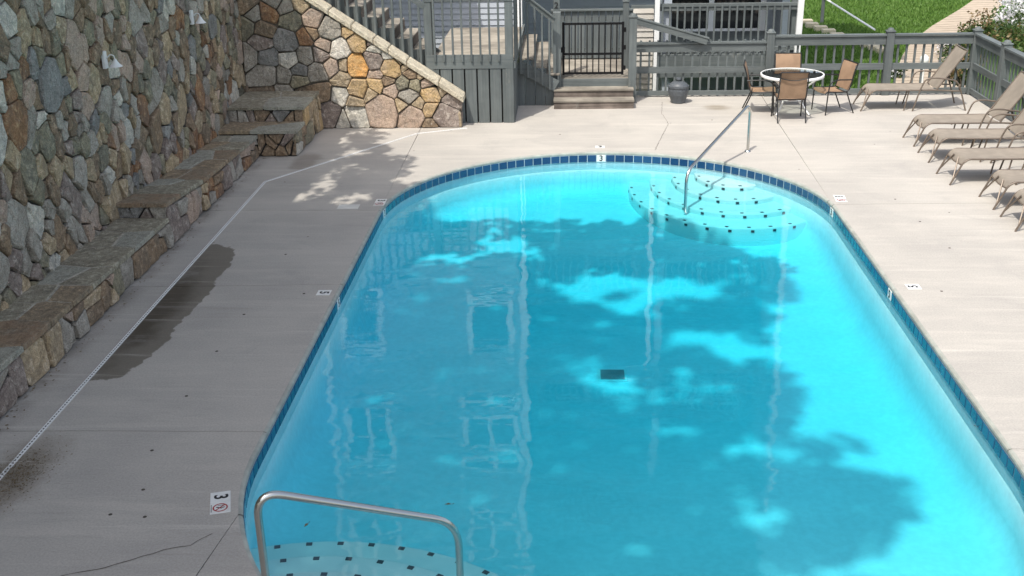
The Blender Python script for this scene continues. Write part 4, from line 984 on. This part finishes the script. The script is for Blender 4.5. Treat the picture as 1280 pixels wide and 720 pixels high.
shrub('green shrub with reddish new tips behind the right corner of the fence', [(gs(1235, 42, .5), .85), (gs(1262, 48, .5), .8), (gs(1215, 52, .3), .45), (gs(1280, 58, .5), .8), (gs(1215, 70, .2), .5), (gs(1205, 100, .3), .4)], [(M_LEAFB, .8), (M_LEAFR, .2)], 900, .10)
shrub('white flowering shrub at the top right corner of the photo', [(gs(1272, 14, .5), .9), (gs(1262, 28, .4), .5), (gs(1292, 28, .5), .9), (gs(1285, 2, .5), .9)], [(M_PETAL, .7), (M_LEAFB, .3)], 1300, .09, 'flowering_shrub')
shrub('low leafy shrub with a few white blossoms seen through the fence right of the path', [(gs(1180, 62, .2), .4), (gs(1190, 80, .2), .35), (gs(1120, 90, .15), .3)], [(M_LEAFB, .75), (M_PETAL, .25)], 500, .08)

rr = random.Random(77); mb = MB()              # grass blades on the part of the lawn in view
xl = lambda y: np.interp(y, [p[1] for p in L[::-1]], [p[0] for p in L[::-1]])
for _ in range(42000):
    y = 26 + 24 * rr.random() ** 1.15; x = rr.uniform(.17 * y - .3, min(.17 * y + 10, xl(y) - .05)); h = rr.uniform(.05, .13); a = rr.uniform(0, 6.28); w = rr.uniform(.012, .03)
    dx, dy = rr.gauss(0, .05), rr.gauss(0, .05); mb.add([(x - w * math.cos(a), y - w * math.sin(a), GZ), (x + w * math.cos(a), y + w * math.sin(a), GZ), (x + dx, y + dy, GZ + h)], [(0, 1, 2)])
tag(part('grass_blades', mb, leafm('grass_blade', (.075, .155, .022), (.15, .25, .05), .3), None, 'stuff'), 'short green blades of the mown lawn beyond the pool fence', 'grass')
for q, (px, py, lb) in enumerate(((560, 631, 'tiny dark leaf floating alone near the middle of the pool\'s near end'), (383, 657, 'curled dark leaf floating just above the near underwater steps'), (1224, 535, 'small dark twig floating beside the right hand tile band'))):
    x, y = at(px, py, WATER_Z); o = thing('floating_leaf', lb, 'leaf', (x, y, WATER_Z + .004), q * 1.1)
    part('blade', MB().add([(-.03, 0, 0), (0, -.012, .004), (.03, .002, .002), (.004, .013, .007)], [(0, 1, 2, 3)]), M_LITTER, o); part('stalk', MB().bar((.03, .002, .002), (.05, .008, .004), .003, .003), M_LITTER, o)
# ------------------------------------------------------------ the tall tree whose crown shades the pool's left side
tr = thing('shade_tree', 'tall leafy tree above the stone wall shading the near end of the pool', 'tree', (-8.6, -1.0, 5.0))
shade = [(0, 262), (470, 262), (520, 252), (600, 262), (650, 255), (720, 270), (800, 288), (870, 296), (930, 306), (985, 330), (975, 380), (955, 400), (985, 440), (1005, 520), (950, 530), (1060, 540), (1130, 600), (1110, 660), (1010, 690), (1020, 760), (0, 760)]
holes = [(545, 353, 26, 7), (600, 300, 20, 7), (650, 305, 30, 8), (745, 350, 55, 13), (850, 355, 60, 10), (895, 405, 40, 9), (930, 425, 40, 10), (690, 440, 20, 7), (960, 555, 50, 12), (835, 474, 55, 11), (700, 420, 16, 5), (620, 275, 40, 6), (860, 530, 30, 7)]
dap = [(440, 160), (475, 165), (480, 190), (508, 200), (500, 215), (482, 240), (505, 262), (440, 262), (400, 262), (378, 235), (395, 205), (420, 190)]
dholes = [(400, 235, 12, 14), (408, 258, 30, 7), (452, 246, 28, 6), (455, 212, 14, 4), (445, 190, 22, 5), (415, 220, 8, 10), (470, 180, 12, 4)]
def inpoly(x, y, P):
    c = False; j = len(P) - 1
    for i in range(len(P)):
        if (P[i][1] > y) != (P[j][1] > y) and x < (P[j][0] - P[i][0]) * (y - P[i][1]) / (P[j][1] - P[i][1]) + P[i][0]: c = not c
        j = i
    return c
crown = MB(); tries = 0; hv = Vector((SDIR.x, SDIR.y, 0)) / -SDIR.z; clumps = []
for _ in range(13000):
    x, y = rr.uniform(-6.0, 4.6), rr.uniform(1.5, 19.6)
    z0 = 0.0 if x < PCX - PR or y > PY1 + 1.6 else -.72
    px, py = pj(x, y, z0) if y > 4 else (0, 900)
    nz = mnoise.fractal(Vector((x * 1.5, y * 1.1, 0)), 1.0, 2.0, 4); n2_ = mnoise.fractal(Vector((x * 1.5 + 40, y * 1.1, 7)), 1.0, 2.0, 4); qx, qy = px + nz * 34, py + n2_ * 24
    ok = False
    if py > 735: ok = x < 2.2 + (y - 6) * .1
    elif inpoly(qx, qy, shade) and (px < 470 or nz + n2_ < .62) and not any(((qx - a) / c) ** 2 + ((qy - b) / d) ** 2 < 1.9 for a, b, c, d in holes): ok = True
    elif inpoly(px, py, dap) and not any(((px - a) / c) ** 2 + ((py - b) / d) ** 2 < 1 for a, b, c, d in dholes): ok = rr.random() < .8
    if not ok: continue
    h = rr.uniform(13.5, 18.5) if y < 14.5 else rr.uniform(8.6, 10.0)
    cx, cy = x - hv.x * (h - z0), y - hv.y * (h - z0); clumps.append((cx, cy, h)); leaves(crown, (cx, cy, h), (.20, .20, .16), 10, .22, rr)
for _ in range(2600):                        # extra unseen leaf clumps added to close stray sun spots on the left deck
    x, y = rr.uniform(-5.6, PCX - PR - .1), rr.uniform(4.5, 14.5); h = rr.uniform(13.5, 18.5)
    if x > -3.4 or y < 14.2: leaves(crown, (x - hv.x * h, y - hv.y * h, h), (.24, .24, .2), 9, .24, rr)
wpart('crown', crown, M_LEAF, tr)
mb = MB(); mb.tube([(-8.6, -1.0, 4.6), (-8.5, -.9, 7.5), (-8.1, -.7, 10.5), (-7.4, -.4, 13.2), (-6.4, 0, 16.0)], [.42, .36, .29, .20, .10], 12); wpart('trunk', mb, M_BARK, tr)
for k in range(34):
    c = rr.choice(clumps); s_ = rr.choice([(-8.3, -.8, 9.0), (-8.1, -.7, 10.5), (-7.7, -.55, 12.0), (-7.4, -.4, 13.2), (-6.9, -.2, 14.6)]); mid_ = ((s_[0] + c[0]) / 2 + rr.uniform(-.3, .3), (s_[1] + c[1]) / 2 + rr.uniform(-.3, .3), (s_[2] + c[2]) / 2 + .4)
    wpart('branch', MB().tube([s_, mid_, c], [.07, .04, .012], 6), M_BARK, tr)

# ------------------------------------------------------------ leaf litter on the near left deck
mb = MB()
for _ in range(1100):
    x, y = -4.55 + rr.gauss(0, .13), 7.72 + rr.gauss(0, .24); s = rr.uniform(.004, .011); a = rr.uniform(0, 6.28); u = Vector((math.cos(a), math.sin(a), rr.uniform(-.2, .2))) * s; w = Vector((-math.sin(a), math.cos(a), rr.uniform(-.3, .3))) * s * .4; p = Vector((x, y, .008))
    mb.add([p - u, p + w, p + u, p - w], [(0, 1, 2, 3)])
for _ in range(260):
    x, y = rr.uniform(-5.12, -4.98), rr.uniform(6, 17.7); s = rr.uniform(.008, .022); a = rr.uniform(0, 6.28); u = Vector((math.cos(a), math.sin(a), .1)) * s; w = Vector((-math.sin(a), math.cos(a), .2)) * s * .4; p = Vector((x, y, .008)); mb.add([p - u, p + w, p + u, p - w], [(0, 1, 2, 3)])
tag(part('leaf_litter', mb, M_LITTER, None, 'stuff'), 'dry brown leaf litter beside the drain at the near left of the deck', 'leaf litter')

# ------------------------------------------------------------ urn
ur = thing('lidded_urn', 'dark grey ribbed urn with domed lid beside the wooden gate steps', 'urn', (2.06, 21.55, 0))
mb = MB(); n = 32; pr = [(.12, 0), (.135, .015), (.14, .04), (.155, .09), (.185, .17), (.195, .25), (.19, .30)]
vs = []
for r_, z in pr:
    for k in range(n): q = r_ * (1 + (.025 if k % 2 and .05 < z < .28 else 0)); vs.append((q * math.cos(2 * PI * k / n), q * math.sin(2 * PI * k / n), z))
mb.add(vs, [(i * n + k, i * n + (k + 1) % n, (i + 1) * n + (k + 1) % n, (i + 1) * n + k) for i in range(len(pr) - 1) for k in range(n)]); part('body', mb, M_URN, ur)
part('rim', MB().lathe([(.19, .29), (.205, .30), (.205, .335), (.18, .345)], 28), M_URN, ur)
part('lid', MB().lathe([(.185, .335), (.17, .365), (.12, .40), (.07, .415), (.03, .42), (.03, .435), (.055, .45), (.05, .48), (.001, .49)], 24), M_URN, ur)

# ------------------------------------------------------------ table and chairs
TX, TY = 4.03, 20.65
tb = thing('patio_table', 'round glass topped patio table with white rim and legs', 'table', (TX, TY, 0))
part('glass_top', MB().lathe([(.001, .702), (.545, .702), (.545, .710), (.001, .710)], 40), M_TG, tb)
part('rim', MB().lathe([(.545, .668), (.568, .668), (.572, .675), (.572, .712), (.566, .718), (.546, .718), (.545, .668)], 44), M_WHITE, tb)
for a in (45, 135): part('support_bar', MB().bar((-.54 * math.cos(R(a)), -.54 * math.sin(R(a)), .685 + (a > 90) * .004), (.54 * math.cos(R(a)), .54 * math.sin(R(a)), .685 + (a > 90) * .004), .022, .014), M_WHITE, tb)
part('umbrella_ring', MB().lathe([(.02, .70), (.02, .716), (.04, .716), (.04, .70)], 16), M_WHITE, tb)
for a in (45, 135, 225, 315):
    c, s_ = math.cos(R(a)), math.sin(R(a)); part('leg', MB().tube(rounded([(.54 * c, .54 * s_, .69), (.20 * c, .20 * s_, .42), (.24 * c, .24 * s_, .2), (.42 * c, .42 * s_, .015)], .15), .016, 8), M_WHITE, tb)
part('lower_ring', MB().tube([(.24 * math.cos(2 * PI * k / 24), .24 * math.sin(2 * PI * k / 24), .26) for k in range(24)], .010, 6, True), M_WHITE, tb)
def sheet(mb, prof, w, y0=None, n=1, sag=.0):     # prof in x,z, width along y
    vs = []; m_ = 5
    for x, z in prof:
        for j in range(m_ + 1):
            t = j / m_ * 2 - 1; vs.append((x, t * w / 2, z - sag * (1 - t * t)))
    L_ = len(prof); fs = [(i * (m_ + 1) + j, i * (m_ + 1) + j + 1, (i + 1) * (m_ + 1) + j + 1, (i + 1) * (m_ + 1) + j) for i in range(L_ - 1) for j in range(m_)]
    mb.add(vs, fs, True); mb.add([(a, b, c - .006) for a, b, c in vs], [f[::-1] for f in fs], True)
    return mb
def make_chair(loc, rot, label):                  # faces +x
    t = thing('sling_chair', label, 'chair', loc, rot, 'sling chairs around the glass table')
    prof_s = [(.26, .40), (.24, .425), (.15, .42), (0, .405), (-.14, .40), (-.19, .405)]; prof_b = [(-.20, .43), (-.235, .55), (-.26, .70), (-.30, .86), (-.33, .90)]
    part('seat', sheet(MB(), prof_s, .46, sag=.02), M_SLINGT, t); part('backrest', sheet(MB(), prof_b, .46, sag=0), M_SLINGT, t)
    for s in (-1, 1):
        y = s * .245; part('side_rail', MB().tube(rounded([(.27, y, .385), (.23, y, .425), (0, y, .405), (-.19, y, .405), (-.24, y, .55), (-.27, y, .72), (-.335, y, .905)], .08), .012, 8), M_BLACK, t)
        part('armrest', MB().tube(rounded([(.24, y * 1.08, .0), (.22, y * 1.08, .40), (.20, y * 1.12, .60), (.06, y * 1.12, .64), (-.26, y * 1.05, .62)], .10), .012, 8), M_BLACK, t)
        part('rear_leg', MB().tube(rounded([(-.16, y, .40), (-.22, y, .25), (-.33, y, .0)], .12), .012, 8), M_BLACK, t)
    part('back_brace', MB().tube([(-.30 - .01 * 0, -.245 + .049 * k, .80 - .045 * math.sin(PI * k / 10)) for k in range(11)], .008, 6), M_BLACK, t)
    part('top_bar', MB().tube([(-.335, -.245, .905), (-.335, .245, .905)], .012, 8), M_BLACK, t); part('seat_bar', MB().tube([(-.17, -.245, .39), (-.17, .245, .39)], .010, 6), M_BLACK, t)
    return t
c1 = make_chair((3.91, 20.10, 0), R(90), 'tan sling chair with its back to the camera in front of the glass table')
dup(c1, (4.78, 20.68, 0), R(196), 'tan sling chair right of the glass table, turned towards it')
dup(c1, (3.50, 20.72, 0), R(-10), 'tan sling chair seen edge on at the left of the glass table')
dup(c1, (4.12, 21.33, 0), R(-90), 'tan sling chair behind the glass table against the fence')

# ------------------------------------------------------------ loungers (foot end at x=0, head towards +x)
def make_lounger(loc, rot, label, zb=1.08):
    t = thing('chaise_lounge', label, 'sun lounger', loc, rot, 'taupe sling sun loungers on the right side deck')
    W = .56
    part('sling_seat', sheet(MB(), [(.0, .30), (.04, .365), (.10, .39), (.3, .39), (.7, .385), (1.0, .385), (1.20, .39)], W, sag=.02), M_SLING, t)
    part('sling_back', sheet(MB(), [(1.22, .40), (1.32, .55), (1.45, .76), (1.58, .96), (1.66, zb)], W, sag=.012), M_SLING, t)
    for s in (-1, 1):
        y = s * (W / 2 + .018)
        part('side_rail', MB().tube(rounded([(-.13, y, .0), (.02, y, .33), (.10, y, .385), (.4, y, .38), (1.2, y, .38), (1.62, y, .36)], .10), .014, 8), M_TAUPE, t)
        part('back_rail', MB().tube([(1.20, y, .385), (1.45, y, .75), (1.67, y, zb + .01)], .014, 8), M_TAUPE, t)
        part('armrest', MB().tube(rounded([(.80, y + s * .03, .0), (.90, y + s * .03, .40), (.98, y + s * .04, .60), (1.15, y + s * .04, .615), (1.55, y + s * .03, .56), (1.66, y + s * .02, .30), (1.76, y + s * .02, .0)], .12), .014, 8), M_TAUPE, t)
        part('middle_leg', MB().tube([(.72, y * .9, .37), (.66, y * .9, .0)], .012, 6), M_TAUPE, t)
        part('back_prop', MB().tube([(1.50, y * .9, .80), (1.62, y * .9, .38)], .010, 6), M_BLACK, t)
        part('foot_brace', MB().tube([(-.10, y, .07), (.02, y * .3, .36)], .011, 6), M_TAUPE, t)
    for x, z in ((-.0, .30), (.45, .36), (1.2, .37)): part('cross_bar', MB().tube([(x, -W / 2, z), (x, 0, z - .02), (x, W / 2, z)], .011, 6), M_TAUPE, t)
    part('top_bar', MB().tube([(1.67, -W / 2 - .018, zb + .01), (1.67, W / 2 + .018, zb + .01)], .014, 8), M_TAUPE, t)
    return t
l0 = make_lounger((5.46, 20.98, 0), 0, 'taupe sling lounger standing alone against the back fence beside the table')
for (x, y, a, lb) in ((5.70, 18.41, .8, 'first taupe lounger of the right hand row, farthest from the camera'), (5.66, 17.42, -1, 'second taupe lounger in the right hand row, just in front of the farthest one'),
                      (5.60, 16.21, 1.2, 'middle taupe lounger of the right hand row'), (5.83, 15.04, -1, 'taupe lounger next to last in the right hand row, cut by the photo edge'), (5.80, 14.13, -2.2, 'nearest taupe lounger of the row, mostly outside the right photo edge')):
    dup(l0, (x, y, 0), R(a), lb)

# every stone, tile and board object stays where it was laid
bpy.context.view_layer.update()
